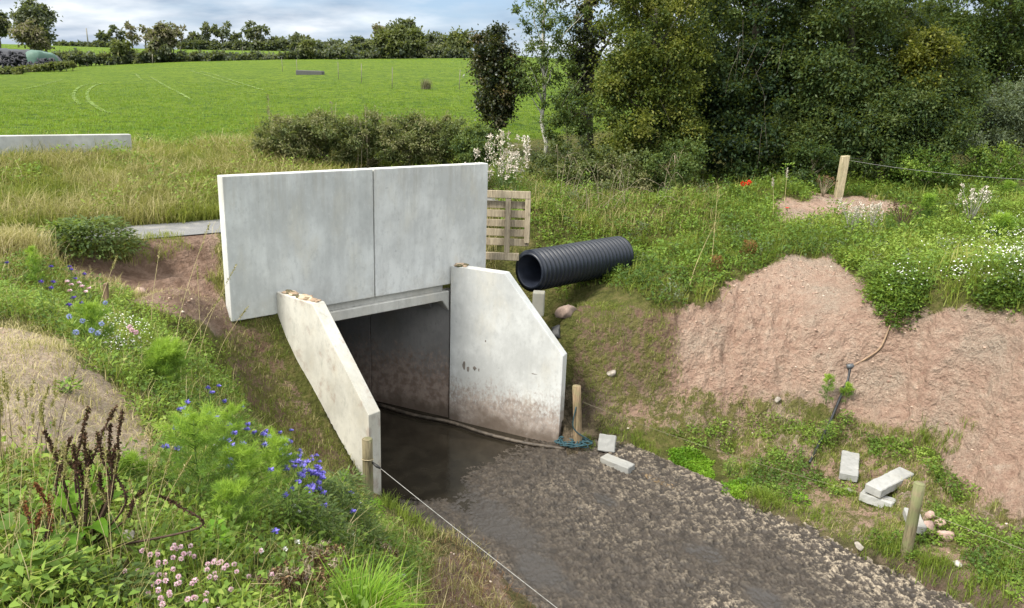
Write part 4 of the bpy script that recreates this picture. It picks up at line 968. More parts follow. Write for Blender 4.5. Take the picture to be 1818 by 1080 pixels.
fartree(775, 100, 60, 26, 118, LM['far'], 'dark tree between the willows and the wood', dens=1.5, low=0)
fartree(812, 104, 58, 24, 114, LM['farolive'], 'bushy tree just left of the ivy-clad tree', dens=1.5, low=0)
for (u, vt, ru, mt, dn) in ((186, 42, 12, 'far', .7), (206, 40, 13, 'far', .75), (236, 38, 14, 'farbrown', .7), (258, 46, 12, 'farbrown', .8), (302, 42, 14, 'farbrown', .8), (322, 48, 10, 'farbrown', .6), (347, 54, 12, 'far', 1.1), (370, 42, 13, 'far', .9), (396, 32, 14, 'far', .9), (420, 48, 11, 'far', .8), (444, 40, 14, 'far', .9), (463, 42, 13, 'far', .8), (532, 58, 16, 'far', 1.2), (506, 70, 14, 'far', .9), (570, 74, 13, 'far', .9), (636, 68, 15, 'far', 1.1), (748, 60, 18, 'far', 1.1), (655, 72, 14, 'far', 1.0), (486, 66, 12, 'far', .9)):
    fartree(u, 90, vt, ru, 218, LM[mt], 'slender airy tree in the distant skyline row', 'skyline_tree', dn * .62, .85, .14, .5, G1, .15)
def hedge(u0, u1, v0, v1, y, mat, label, n, hpx):
    base = py((u0 + u1) / 2, (v0 + v1) / 2, y); o = empty('hedge', base, label, 'hedge'); m = n; k = np.linspace(0, 1, m)
    cc = np.array([py(u0 + (u1 - u0) * a, v0 + (v1 - v0) * a - rng.uniform(-.3 * hpx, hpx) * (.7 + .6 * vnoise(np.array(a * 14.0), np.array(3.0), 5)), y + rng.normal(0, .5)) for a in k]) - base
    mk('foliage', [clump_leaves(cc, np.full(m, hpx * y / FPX * .42) * rng.uniform(.7, 1.5, m), 70, .0042 * y, .003 * y, tbase=.4)], mat, o)
    pr = [limb(c * np.array([1, 1, 0]) - np.array([0, 0, 1.2]), c, .06, .02) for c in cc[::6]]; link('stem', np_mesh('stem', *join_np(pr)), BARK, o)
hedge(95, 460, 107, 109, 111, LM['far'], 'dark near field hedge running right from the heap', 150, 11)
hedge(430, 640, 110, 107, 111, LM['far'], 'dark near field hedge in the middle of the view', 90, 12)
hedge(640, 860, 106, 104, 112, LM['far'], 'dark near field hedge reaching the wood', 95, 14)
hedge(100, 200, 86, 85, 216, LM['far'], 'thin skyline hedge right of the tall tree', 50, 7)
hedge(320, 660, 89, 91, 216, LM['far'], 'long dark skyline hedge under the distant trees', 170, 12)
hedge(-30, 40, 142, 132, 84, LM['farolive'], 'rough hedge bank at the left edge below the heap', 46, 10)
hedge(40, 130, 126, 115, 90, LM['farolive'], 'low weedy bank along the field edge below the heap', 50, 4)
# silage heap with tyres and netting
hb = py(40, 120, 96)
def heap(name, u0, u1, vt, vb, y, dy, mat, parent, lump):
    c = py((u0 + u1) / 2, vb, y) - hb; w = y * 1.03 / FPX; rx_ = (u1 - u0) / 2 * w; rz = (vb - vt) * w
    th, ph = np.meshgrid(np.linspace(0, 2 * np.pi, 49), np.linspace(0, np.pi / 2, 14)); ca = np.abs(np.cos(th)) ** .7 * np.sign(np.cos(th)); sa = np.abs(np.sin(th)) ** .7 * np.sign(np.sin(th))
    k = np.cos(ph) ** .45; X = rx_ * ca * k; Y = dy * sa * k; Z = rz * np.sin(ph) ** .8 + lump * (fbm(X * 1.3 + 5, Y * 1.3 + 9, 4) - .5) - .6 * (ph < .05)
    i = np.arange(X.size).reshape(X.shape); Fq = np.stack([i[:-1, :-1], i[:-1, 1:], i[1:, 1:], i[1:, :-1]], -1).reshape(-1, 4)
    return link(name, np_mesh(name, np.stack([X, Y, Z], -1).reshape(-1, 3) + c, Fq, None, True), mat, parent)
hp_ = empty('silage_heap', hb, 'long black plastic-covered silage heap at the far left field edge', 'silage heap')
heap('black_cover', -60, 98, 92, 124, 97, 4.5, plain('black_sheet', (.012, .013, .017), .5, .4, 2), hp_, .5)
heap('green_net', 56, 92, 93, 108, 94.5, 2.2, leafmat('green_netting', [(.11, .19, .15), (.15, .24, .19)], .2), hp_, .7)
Vt = []; bm = bmesh.new(); R1, r1 = .30, .11; n1, n2 = 16, 8; vs = []
for i_ in range(n1):
    for j_ in range(n2):
        a_, b2 = i_ * 2 * math.pi / n1, j_ * 2 * math.pi / n2; vs.append(bm.verts.new(((R1 + r1 * math.cos(b2)) * math.cos(a_), (R1 + r1 * math.cos(b2)) * math.sin(a_), r1 * math.sin(b2))))
for i_ in range(n1):
    for j_ in range(n2): bm.faces.new((vs[i_ * n2 + j_], vs[((i_ + 1) % n1) * n2 + j_], vs[((i_ + 1) % n1) * n2 + (j_ + 1) % n2], vs[i_ * n2 + (j_ + 1) % n2]))
tyme = bm_mesh('tyre', bm, True); tym = plain('tyre_rubber', (.022, .022, .028), .7, .5, 3)
for k in range(90):
    u = rng.uniform(-8, 100); v = rng.uniform(95, 121); 
    if u > 48 and v < 108: v = rng.uniform(106, 121)
    y_ = 92.3 + (121 - v) * .03 + rng.uniform(-.3, .2) + (1.4 * max(0, (u - 70) / 30) ** 2)
    o = link('tyre', tyme, tym, None, py(u, v, y_)); o.rotation_euler = (R(60) + rng.normal(0, .5), rng.normal(0, .4), rng.uniform(0, 3)); setp(o, 'old black tyre lying on the silage heap', 'tyre', 'tyres weighing down the silage heap')
# drinking trough and dry weeds in the field
q = hit(551, 133); setp(link('water_trough', bm_mesh('water_trough', bevel(boxbm(-1.1, 1.1, -.4, .4, -.1, .33), .06, 1)), plain('trough_concrete', (.09, .09, .085), .9), None, q), 'low dark trough lying alone in the near field', 'trough')
q = hit(757, 159); o = empty('dead_weed', q, 'greyish dead weed clump in the near field', 'weed'); nb = 260; mk('stems', [blades_np(rng.normal(0, .13, (nb, 3)) * np.array([1, 1, 0]), rng.uniform(.3, .75, nb), .02, rng.uniform(0, 6.3, nb), rng.uniform(.1, .7, nb), rng.random(nb) * .6 + .2)], LM['farbrown'], o)
# pale wheel marks in the pasture
def track(pts, wd, name='wheel_mark'):
    P = smooth([hit(u, v) for u, v in pts], 12); T = nrm(np.gradient(P, axis=0)); Sx = nrm(np.cross(T, np.array([0, 0, 1.])))
    rows = []
    for k_ in np.linspace(-.5, .5, 5):
        q = P + Sx * wd * k_; q[:, 2] = zterr(q[:, 0], q[:, 1]) + .035; rows.append(q)
    A_ = np.array(rows); i = np.arange(A_.shape[0] * A_.shape[1]).reshape(A_.shape[:2]); Fq = np.stack([i[:-1, :-1], i[:-1, 1:], i[1:, 1:], i[1:, :-1]], -1).reshape(-1, 4)
    return setp(link(name, np_mesh(name, A_.reshape(-1, 3), Fq, None, True), TRK), 'pale wheel mark curving across the pasture', None, None, 'structure')
m, t, b, o = newmat('worn_pasture'); g = N(t); n = g.noise(3.0, 6, .75)
g.l(g.mix(g.val(n, .42, .6), (.105, .182, .016), (.15, .20, .035)), b.inputs[0]); b.inputs['Roughness'].default_value = .95; TRK = m
al = g.n('ShaderNodeBsdfTransparent'); ms_ = g.n('ShaderNodeMixShader'); g.l(g.val(g.noise(1.6, 6, .75), .40, .58), ms_.inputs[0]); g.l(al.outputs[0], ms_.inputs[1]); g.l(b.outputs[0], ms_.inputs[2]); g.l(ms_.outputs[0], o.inputs[0])
track([(178, 147), (150, 152), (134, 162), (131, 174), (141, 187)], .18); track([(186, 148), (168, 153), (156, 164), (157, 177), (170, 190), (196, 202)], .18)
track([(40, 160), (75, 152), (110, 142)], .18); track([(240, 131), (252, 143)], .16); track([(265, 137), (300, 157), (340, 178)], .16); track([(338, 126), (372, 136), (420, 152)], .18); track([(355, 127), (395, 138), (470, 162)], .18)
# ------------------------------------------------------------------ ground cover (uncountable)
def sample(n, x0, x1, y0, y1, cond):
    P = np.zeros((0, 3)); tries = 0
    while len(P) < n and tries < 60:
        x = rng.uniform(x0, x1, n * 2); y = rng.uniform(y0, y1, n * 2); z = zgrid(x, y); u, v = proj(np.stack([x, y, z], -1))
        k = cond(x, y, z, u, v) & ~in_wedge(x, y); P = np.vstack([P, np.stack([x, y, z], -1)[k]]); tries += 1
    return P[:n]
def zgrid(x, y):                                   # bilinear lookup in the built terrain sheet
    i = np.clip(np.searchsorted(xs, x) - 1, 0, nx - 2); j = np.clip(np.searchsorted(ys, y) - 1, 0, ny - 2)
    fx = (x - xs[i]) / (xs[i + 1] - xs[i]); fy = (y - ys[j]) / (ys[j + 1] - ys[j])
    return (GZ[j, i] * (1 - fx) + GZ[j, i + 1] * fx) * (1 - fy) + (GZ[j + 1, i] * (1 - fx) + GZ[j + 1, i + 1] * fx) * fy
def bdof(x, y): return (x - M0[0]) * BX[0] + (y - M0[1]) * BX[1]
def adof(x, y): return (x - M0[0]) * AX[0] + (y - M0[1]) * AX[1]
def notbare(u, v, x, y):
    u = u + (fbm(x * 2.1, y * 2.1, 21) - .5) * 60; v = v + (fbm(x * 2.1, y * 2.1, 33) - .5) * 46
    b = np.zeros(len(u), bool)
    for p in P_BARE: b |= inpoly(u, v, p)
    return ~b
def stuff(name, parts, mat, label): return setp(mk(name, parts, mat), label, None, None, 'stuff')
def tufts(P, per, spread, h0, h1, w, lean, tb_, tv):
    n = len(P); Q = np.repeat(P, per, 0); Q[:, :2] += rng.normal(0, spread, (len(Q), 2)); hs_ = np.repeat(rng.uniform(h0, h1, n), per) * rng.uniform(.55, 1.1, len(Q))
    Q[:, 2] -= .02; tb = np.repeat(tb_ if np.ndim(tb_) else np.full(n, tb_), per)
    return blades_np(Q, hs_, w * rng.uniform(.7, 1.3, len(Q)), rng.uniform(0, 6.28, len(Q)), rng.uniform(.1, lean, len(Q)), np.clip(tb + rng.normal(0, tv, len(Q)), 0, 1))
def weeds(P, h0, h1, per, L, Wd, tb_, tv, rad=.10):
    n = len(P); hh_ = np.repeat(rng.uniform(h0, h1, n), per); Q = np.repeat(P, per, 0); m = len(Q); az = rng.uniform(0, 6.28, m); f = rng.random(m) ** .8
    rr = rad * rng.uniform(.2, 1.2, m) * (1.15 - f * .6); Q = Q + np.stack([np.cos(az) * rr, np.sin(az) * rr, hh_ * f], -1)
    D = np.stack([np.cos(az), np.sin(az), rng.normal(.25, .5, m)], -1) + rng.normal(0, .3, (m, 3)); Nn = np.array([0, 0, 1.]) + rng.normal(0, .45, (m, 3))
    tb = np.repeat(tb_ if np.ndim(tb_) else np.full(n, tb_), per)
    return leaves_np(Q, D, Nn, L * rng.uniform(.5, 1.3, m), Wd * rng.uniform(.5, 1.3, m), np.clip(tb + rng.normal(0, tv, m), 0, 1))
PN = lambda P, s, sd: fbm(P[:, 0] * s, P[:, 1] * s, sd)
# verge behind the lane
P = sample(9500, -22, 6, 12, 30, lambda x, y, z, u, v: (bdof(x, y) > 3.75) & (bdof(x, y) < 10.5) & (u < 1000) & (u > -120) & (adof(x, y) < 1.5))
k = PN(P, .9, 90) + rng.normal(0, .08, len(P)); dryk = k > .54
stuff('verge_dry_grass', [tufts(P[dryk], 12, .07, .18, .66, .012, 1.3, .50, .22)], LM['dry'], 'tall straw-coloured grass on the verge behind the lane')
stuff('verge_green_grass', [tufts(P[~dryk], 12, .07, .15, .52, .013, 1.2, np.clip(.55 + 1.5 * (PN(P[~dryk], .8, 91) - .5), 0, 1), .2)], LM['verge'], 'lush green grass tufts on the verge behind the lane')
P = sample(3000, -12, 2, 9, 20, lambda x, y, z, u, v: (bdof(x, y) > .3) & (bdof(x, y) < 2.35) & (u < 880) & (u > -150) & notbare(u, v, x, y))
stuff('lane_edge_grass', [tufts(P, 8, .06, .10, .28, .009, .9, np.clip(.55 + (PN(P, 1.1, 4) - .5), 0, 1), .2)], LM['dry'], 'short dry grass along the near edge of the lane')
P = sample(900, -16, -3, 8, 20, lambda x, y, z, u, v: (bdof(x, y) > 1.7) & (bdof(x, y) < 2.45) & (adof(x, y) < -6.3 + .5 * rng.random(len(x))) & (u > -150))
stuff('lane_side_grass', [tufts(P, 9, .07, .25, .55, .010, .9, np.clip(.45 + 1.4 * (PN(P, 1.1, 6) - .5), 0, 1), .2)], LM['dry'], 'tall dry grass hiding the left part of the lane')
P = sample(260, -9, 0, 8, 18, lambda x, y, z, u, v: (bdof(x, y) > 2.0) & (bdof(x, y) < 2.65) & (adof(x, y) < -3.9) & (adof(x, y) > -6.5) & (u > -150))
stuff('lane_fringe_grass', [tufts(P, 9, .07, .05, .17, .007, 1.1, .5, .2)], LM['verge'], 'short grass fringing the lane above the soil bank')
P = sample(1700, -22, 4, 12, 30, lambda x, y, z, u, v: (bdof(x, y) > 4.2) & (bdof(x, y) < 10.8) & (u < 900) & (u > -120) & (fbm(x * .8, y * .8, 93) > .53))
stuff('verge_weeds', [weeds(P, .15, .55, 10, .11, .04, np.clip(.65 + 1.2 * (PN(P, 1.4, 94) - .5), 0, 1), .16, .16)], LM['weed'], 'leafy green weeds growing through the verge grass')
P = sample(420, -9, 2, 16, 26, lambda x, y, z, u, v: (u > 450) & (u < 860) & (v < 300) & (bdof(x, y) > 6.0) & (bdof(x, y) < 11))
stuff('hedge_top_grass', [tufts(P, 12, .10, .7, 1.35, .011, .7, .45, .25)], LM['verge'], 'tall wild grass growing up through the bramble hedge')
P = sample(500, -14, 2, 15, 26, lambda x, y, z, u, v: (bdof(x, y) > 7.0) & (bdof(x, y) < 9.6) & (u < 900) & (u > 380))
stuff('hedge_side_grass', [tufts(P, 8, .10, .4, .9, .013, 1.0, .5, .25)], LM['dry'], 'tall dry grass in front of the bramble hedge behind the parapet')
# pasture
P = sample(16000, -34, 14, 17, 62, lambda x, y, z, u, v: (bdof(x, y) > 10.2) & (u < 1000) & (u > -60) & (y < 24 + 38 * rng.random(len(x)) ** 1.5))
stuff('pasture_grass', [tufts(P, 4, .12, .05, .15, .022, .9, np.clip(.5 + 1.4 * (PN(P, .5, 14) - .5), 0, 1), .18)], LM['field'], 'bright short pasture grass in the near field')
# right bank: weeds and grass on top
P_TOPR = [(880,300),(960,318),(1818,290),(2000,290),(2000,575),(1760,552),(1700,548),(1640,572),(1570,575),(1545,500),(1475,460),(1400,454),(1330,490),(1250,532),(1190,552),(1120,525),(1060,500),(985,545),(955,420),(890,420)]
okR = lambda x, y, z, u, v: inpoly(u, v, P_TOPR) & notbare(u, v, x, y) & (y > 6) & (y < 27) & (bdof(x, y) < 9) & ((adof(x, y) > 1.1) | (bdof(x, y) > .9) & (adof(x, y) > .2))
P = sample(9000, -1, 14, 7, 27, okR); near_ = P[:, 1] < 18.5
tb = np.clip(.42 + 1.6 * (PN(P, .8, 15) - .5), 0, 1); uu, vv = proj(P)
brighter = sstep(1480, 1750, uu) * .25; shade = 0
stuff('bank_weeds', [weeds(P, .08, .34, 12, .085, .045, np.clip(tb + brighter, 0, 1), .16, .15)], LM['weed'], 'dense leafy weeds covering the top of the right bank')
P = sample(4200, -1, 14, 7, 27, okR)
stuff('bank_grass', [tufts(P, 8, .08, .14, .42, .009, .9, np.clip(.45 + 1.2 * (PN(P, .7, 16) - .5), 0, 1), .2)], LM['grass'], 'green grass growing among the weeds on the right bank')
P = sample(900, -1, 14, 7, 27, lambda x, y, z, u, v: okR(x, y, z, u, v) & (u < 1280) & (v < 420))
stuff('bank_dry_grass', [tufts(P, 8, .10, .25, .6, .010, 1.1, .55, .2)], LM['dry'], 'dry straw grass between the pallet and the bramble thicket')
# drooping edge of the weeds over the bare face
P_LIP = [(1480,450),(1560,490),(1700,520),(1830,500),(1830,585),(1760,560),(1700,560),(1640,580),(1590,600),(1560,560),(1530,510)]
P = sample(620, 1, 12, 7, 18, lambda x, y, z, u, v: inpoly(u, v, P_LIP) & (fbm(x * 1.5, y * 1.5, 41) > .42))
stuff('lip_weeds', [weeds(P, .06, .30, 14, .07, .042, np.clip(.45 + 1.6 * (PN(P, 1.2, 17) - .5), 0, 1), .16, .14)], LM['weed'], 'leafy weeds hanging over the lip of the bare pink bank')
# tiny white flowers in the weeds on the right
P = sample(330, -1, 14, 7, 24, okR); tb = np.clip(.5 + 1.8 * (PN(P, .9, 115) - .5), 0, 1); kk = rng.integers(0, 3, len(P))
stuff('tall_weeds', [weeds(P[kk == 0], .35, .75, 46, .10, .045, tb[kk == 0], .15, .20)], LM['weed'], 'taller leafy weeds standing out of the growth on the right bank')
stuff('tall_pale_weeds', [weeds(P[kk == 1], .3, .6, 60, .075, .02, tb[kk == 1], .15, .18)], LM['grey'], 'taller grey-green weeds standing out of the growth on the right bank')
stuff('tall_bright_weeds', [tufts(P[kk == 2], 40, .10, .25, .6, .010, 1.0, tb[kk == 2], .2)], LM['verge'], 'tall bright grass clumps on the right bank')
P_WH = [(1640,460),(1740,410),(1840,370),(1840,545),(1760,540),(1700,520),(1620,560),(1560,520)]
P = sample(125, 2, 12, 7, 18, lambda x, y, z, u, v: inpoly(u, v, P_WH) & (fbm(x * 1.3, y * 1.3, 77) + .0009 * (u - 1700) > .52)); n = len(P); Q = np.repeat(P, 6, 0) + np.c_[rng.normal(0, .09, (n * 6, 2)), rng.uniform(.18, .46, n * 6)]
stuff('white_wildflowers', [leaves_np(Q + rng.normal(0, .008, Q.shape), sphere_dirs(len(Q)) * np.array([1, 1, .3]), np.array([0, -.4, 1.]) + rng.normal(0, .3, Q.shape), .030 * rng.uniform(.6, 1.4, len(Q)), .026, rng.random(len(Q)))], LM['white'], 'mass of tiny white flowers among the weeds at the right edge')
# mossy slopes and toe
okH = lambda x, y, z, u, v: (inpoly(u, v, P_HALF[0]) | inpoly(u, v, P_HALF[1]) | inpoly(u, v, P_HALF[2])) & (y > 5) & (y < 16.5) & (bdof(x, y) < .25) & (z > .03) & (fbm(x * 1.7, y * 1.7, 23) + rng.normal(0, .06, len(x)) > .44)
P = sample(7500, -6, 11, 5, 16, okH)
stuff('slope_grass', [tufts(P, 5, .05, .03, .11, .006, .9, np.clip(.40 + 1.2 * (PN(P, 1.6, 18) - .5), 0, 1), .2)], LM['grass'], 'short mossy grass on the slopes around the underpass')
P = sample(2600, -6, 11, 5, 16, okH)
stuff('slope_dry_grass', [tufts(P, 5, .06, .04, .14, .006, 1.1, .5, .25)], LM['dry'], 'short dead grass on the slopes around the underpass')
P_TOE = [(1180,770),(1340,740),(1520,770),(1660,800),(1700,850),(1818,930),(1900,1000),(1900,1150),(1720,1100),(1640,1010),(1530,950),(1440,900),(1340,880),(1240,820)]
P = sample(1500, 1, 11, 5, 15, lambda x, y, z, u, v: inpoly(u, v, P_TOE) & ~inpoly(u, v, [(1478,780),(1545,780),(1545,862),(1478,862)]) & ~inpoly(u, v, [(1515,820),(1640,815),(1660,950),(1600,950),(1510,905)]) & (fbm(x * 1.9, y * 1.9, 24) > .52))
stuff('toe_weeds', [weeds(P, .03, .14, 9, .05, .028, np.clip(.45 + 1.4 * (PN(P, 1.5, 19) - .5), 0, 1), .16, .09)], LM['weed'], 'small weeds scattered at the foot of the right bank')
# individually placed lush tufts at the track edge
tl = [(1235, 872, .16), (1350, 885, .26), (1370, 900, .22), (1595, 985, .30), (1640, 1012, .28), (1560, 975, .22), (1668, 1015, .22), (1445, 915, .18), (1640, 775, .24), (1690, 800, .22), (1090, 775, .18), (1130, 785, .16), (1045, 790, .14), (695, 905, .22), (725, 925, .22), (680, 885, .2), (755, 945, .2), (1150, 800, .14), (1300, 800, .16), (1325, 840, .16), (1480, 865, .14), (1700, 1050, .2), (1760, 1060, .26), (1790, 1010, .2)]
pr = []
for u, v, h in tl:
    q = hit(u, v); n = 22; Pq = q + np.c_[rng.normal(0, .11, (n, 2)), np.zeros(n)]; Pq[:, 2] = zgrid(Pq[:, 0], Pq[:, 1]); pr.append(tufts(Pq, 9, .03, h * .6, h * 1.2, .007, .9, .38, .18))
stuff('track_edge_grass', pr, LM['grass'], 'lush dark green grass tufts along the edges of the muddy track')
P_MINT = [(1165,800),(1230,800),(1275,830),(1335,855),(1325,885),(1260,885),(1250,860),(1180,828)]
P = sample(1500, .5, 6, 9, 13.5, lambda x, y, z, u, v: inpoly(u, v, P_MINT) & ~inpoly(u, v, [(1110,815),(1165,812),(1225,836),(1275,862),(1255,890),(1190,880),(1140,860)]) & (fbm(x * 2.2, y * 2.2, 28) > .40))
stuff('water_plants', [weeds(P, .01, .07, 9, .035, .028, np.clip(.5 + 1.4 * (PN(P, 3, 25) - .5), 0, 1), .15, .06)], LM['bright'], 'bright green water plants carpeting the ditch')
# left bank: band of weeds, camera-side plants
P_BAND = [(-120,470),(60,458),(150,492),(240,535),(330,575),(400,640),(430,730),(520,835),(650,905),(760,990),(745,1060),(780,1200),(-150,1250),(-150,815),(100,815),(180,835),(275,832),(262,765),(180,668),(110,600),(40,573),(-120,570)]
okL = lambda x, y, z, u, v: inpoly(u, v, P_BAND) & (y > 1.6) & (y < 12) & (x < 1.5) & notbare(u, v, x, y)
P = sample(4600, -9, 1.5, 1.8, 11, okL)
stuff('mound_weeds', [weeds(P, .04, .22, 11, .048, .025, np.clip(.5 + 1.4 * (PN(P, 1.4, 26) - .5), 0, 1), .18, .09)], LM['weed'], 'mixed leafy weeds covering the flower bank in the foreground')
P = sample(2500, -9, 1.5, 1.8, 11, okL)
stuff('mound_grass', [tufts(P, 7, .05, .08, .26, .005, 1.0, np.clip(.62 + 1.2 * (PN(P, 1.1, 27) - .5), 0, 1), .2)], LM['grass'], 'fresh grass growing on the flower bank in the foreground')
P = sample(900, -7, 1.2, 1.8, 9, okL)
stuff('mound_dry_grass', [tufts(P, 6, .05, .12, .34, .004, 1.1, .62, .2)], LM['dry'], 'fine dry grass on the flower bank in the foreground')
P = sample(2800, -9, 0, 3, 11, lambda x, y, z, u, v: inpoly(u, v, [(-100,570),(40,575),(110,600),(180,670),(290,780),(280,840),(-100,840)]) | inpoly(u, v, [(-100,430),(235,440),(385,405),(395,570),(240,535),(60,462),(-100,480)]))
stuff('spoil_straw', [tufts(P, 3, .05, .02, .09, .004, 2.2, .75, .2)], LM['dry'], 'bits of dead straw lying on the bare spoil of the left bank')
P = sample(900, -2, 3, 4, 10, lambda x, y, z, u, v: inpoly(u, v, [(760,960),(850,940),(930,1080),(1000,1200),(780,1200),(735,1060)]))
stuff('bank_litter', [tufts(P, 4, .06, .03, .14, .006, 1.8, .35, .25)], LM['brown'], 'brown dead stems littering the low bank by the mud')
P = sample(500, -2, 3, 4, 10, lambda x, y, z, u, v: inpoly(u, v, [(740,930),(830,930),(900,1080),(1000,1200),(740,1200),(720,1000)]))
stuff('bank_edge_grass', [tufts(P, 7, .05, .06, .2, .006, 1.2, .45, .25)], LM['dry'], 'thin yellow grass on the low bank by the mud')
# crumbled clods on the bare faces
P = sample(1500, -9, 11, 3, 17, lambda x, y, z, u, v: ~notbare(u, v, x, y) & (bdof(x, y) < .2)); n = len(P); sz = (.008 + .030 * rng.random(n) ** 4) * np.clip((P[:, 1] - 3) / 9, .18, 1)
CLOD = (P, sz)
P = sample(420, -8, 0, 3, 9, lambda x, y, z, u, v: inpoly(u, v, [(-100,560),(40,560),(130,600),(200,670),(300,770),(290,845),(-100,845)]) & (fbm(x * 3, y * 3, 71) > .5))
stuff('spoil_grass', [tufts(P, 6, .05, .03, .16, .004, 1.2, .6, .25)], LM['dry'], 'thin dry grass creeping over the bare spoil of the left bank')
# pebbles on bare soil
P = sample(600, -9, 11, 3, 17, lambda x, y, z, u, v: (~notbare(u, v, x, y) | (inpoly(u, v, P_HALF[2]) & (rng.random(len(x)) < .4)) | (inpoly(u, v, P_HALF[1]) & (rng.random(len(x)) < .2))) & (bdof(x, y) < .2))
oc = nrm(np.array([(1,0,0),(-1,0,0),(0,1,0),(0,-1,0),(0,0,1),(0,0,-1),(1,1,1),(-1,1,1),(1,-1,1),(-1,-1,1)], float)); of = np.array([(4,0,6),(6,0,2),(4,6,2),(4,2,7),(7,2,1),(4,7,1),(4,1,9),(9,1,3),(4,9,3),(4,3,8),(8,3,0),(4,8,0),(2,0,5),(1,2,5),(3,1,5),(0,3,5)])
n = len(P); sz = (.006 + .020 * rng.random(n) ** 5) * np.clip(P[:, 1] / 10, .4, 1); Vp = P[:, None, :] + (oc[None] * rng.uniform(.7, 1.2, (n, 10, 1))) * (sz[:, None, None] * np.array([1.2, 1, .7])); 
pm, t, b, o = newmat('pebbles'); g = N(t); g.l(g.ramp(g.attr('tint'), [(0, (.34, .24, .18)), (.6, (.50, .39, .30)), (1, (.62, .54, .45))]), b.inputs[0]); b.inputs['Roughness'].default_value = .9
Pc_, sc_ = CLOD; nc_ = len(Pc_); Vc_ = Pc_[:, None, :] + (oc[None] * rng.uniform(.6, 1.25, (nc_, 10, 1))) * (sc_[:, None, None] * np.array([1.2, 1.1, .75]))
cm, t, b, o = newmat('soil_clod'); g = N(t); g.l(g.ramp(g.attr('tint'), [(0, (.22, .14, .10)), (.5, (.32, .215, .16)), (1, (.42, .31, .235))]), b.inputs[0]); b.inputs['Roughness'].default_value = .95
setp(link('soil_clods', np_mesh('soil_clods', Vc_.reshape(-1, 3), (of[None] + np.arange(nc_)[:, None, None] * 10).reshape(-1, 3), {'tint': np.repeat(rng.random(nc_), 10)}, True), cm), 'crumbled clods of pinkish soil lying on the bare faces', None, None, 'stuff')
setp(link('pebbles', np_mesh('pebbles', Vp.reshape(-1, 3), (of[None] + np.arange(n)[:, None, None] * 10).reshape(-1, 3), {'tint': np.repeat(rng.random(n), 10)}), pm), 'small loose stones scattered over the bare soil', None, None, 'stuff')

# ------------------------------------------------------------------ individual plants
def bigleaf(L, Wd, bend=.5, k=8, wav=.0):
    t_ = np.linspace(0, 1, k); prof = Wd * .5 * np.sin(np.pi * np.clip(t_ * .96 + .03, 0, 1) ** .8); V_ = []
    for i, a in enumerate(t_):
        c = np.array([L * math.sin(bend * a * 1.3) / (bend * 1.3) if bend else L * a, 0, L * (math.sin(a * 1.2) * .8 - bend * a * a * .7)])
        for s_ in (-1, -.5, 0, .5, 1): V_.append(c + np.array([0, s_ * prof[i], abs(s_) * prof[i] * .30 + wav * math.sin(a * 14 + s_ * 3) * prof[i]]))
    F_ = [(i * 5 + j, i * 5 + j + 1, i * 5 + j + 6, i * 5 + j + 5) for i in range(k - 1) for j in range(4)]
    return np.array(V_), np.array(F_)
def rotz(V_, a): c, s_ = math.cos(a), math.sin(a); return V_ @ np.array([[c, s_, 0], [-s_, c, 0], [0, 0, 1]])
def leafset(name, specs, mat, parent):
    for (P, az, L, Wd, bend, tnt) in specs:
        V_, F_ = bigleaf(L, Wd, bend, 9, .10); link(name, np_mesh(name, rotz(V_, az) + np.asarray(P), F_, {'tint': np.full(len(V_), tnt)}, True), mat, parent)
def near_ray(u, v, H, y0=1.6, y1=26):
    """first place along the sight line through (u, v) that is H above the ground"""
    d = ray(u, v); ys_ = np.arange(y0, y1, .03); Q = CP + d[None] * (ys_ / d[1])[:, None]; g_ = zgrid(Q[:, 0], Q[:, 1]); k = int(np.argmax(Q[:, 2] - g_ <= H))
    q = Q[k].copy(); h = q[2] - g_[k]; q[2] = g_[k]; return q, h
# broad-leaved weeds
def hairplant(u, v, H, Rr, label, nbr=46, nn=110, mat='feather', name='feathery_plant', nl=.055, nw=.0026, tb_=.58, lean=(0, 0), top=False):
    P = near_ray(u, v, H)[0] if top else hit(u, v); o = empty(name, P, label, 'wild plant'); stems = []; parts = []
    tp = np.array([lean[0], lean[1], H]); stems.append(limb([0, 0, -.02], tp, .007, .002, .03))
    for k in range(nbr):
        f = rng.random() ** .8 * .92 + .04; az = rng.uniform(0, 6.28); bt = rng.normal(0, .20); Lb = Rr * (1.05 - .75 * f) * rng.uniform(.7, 1.15) + .03; a = tp * f
        e = a + np.array([math.cos(az) * Lb, math.sin(az) * Lb, Lb * rng.uniform(.35, .95)]); 
        if k % 3 == 0: stems.append(limb(a, e, .003, .001, .05, 4))
        q = a + (e - a) * (rng.random(nn) ** .6)[:, None]; d = nrm((e - a)[None] * .5 / np.linalg.norm(e - a) + rng.normal(0, .55, (nn, 3)) + np.array([0, 0, .25]))
        parts.append(leaves_np(q, d, rng.normal(size=(nn, 3)), nl * rng.uniform(.5, 1.2, nn), nw, np.clip(tb_ - .30 + bt + .75 * f ** 1.3 + rng.normal(0, .12, nn), 0, 1), 0))
    q = tp + rng.normal(0, .01, (160, 3)); parts.append(leaves_np(q, nrm(rng.normal(0, .5, (160, 3)) + np.array([0, 0, 1])), rng.normal(size=(160, 3)), nl * .9, nw, np.clip(rng.normal(.9, .1, 160), 0, 1), 0))
    mk('foliage', parts, LM[mat], o); link('stem', np_mesh('stem', *join_np(stems), None, True), STEM, o); return o
hairplant(343, 745, .66, .31, 'largest feathery green plant in the middle of the flower bank', 95, 110, top=True, tb_=.6)
hairplant(428, 800, .55, .22, 'feathery plant with a bright tip right behind the largest one', 55, 110, top=True, tb_=.66)
hairplant(488, 785, .50, .18, 'shorter feathery plant beside the purple flower cluster', 50, 110, top=True, tb_=.68)
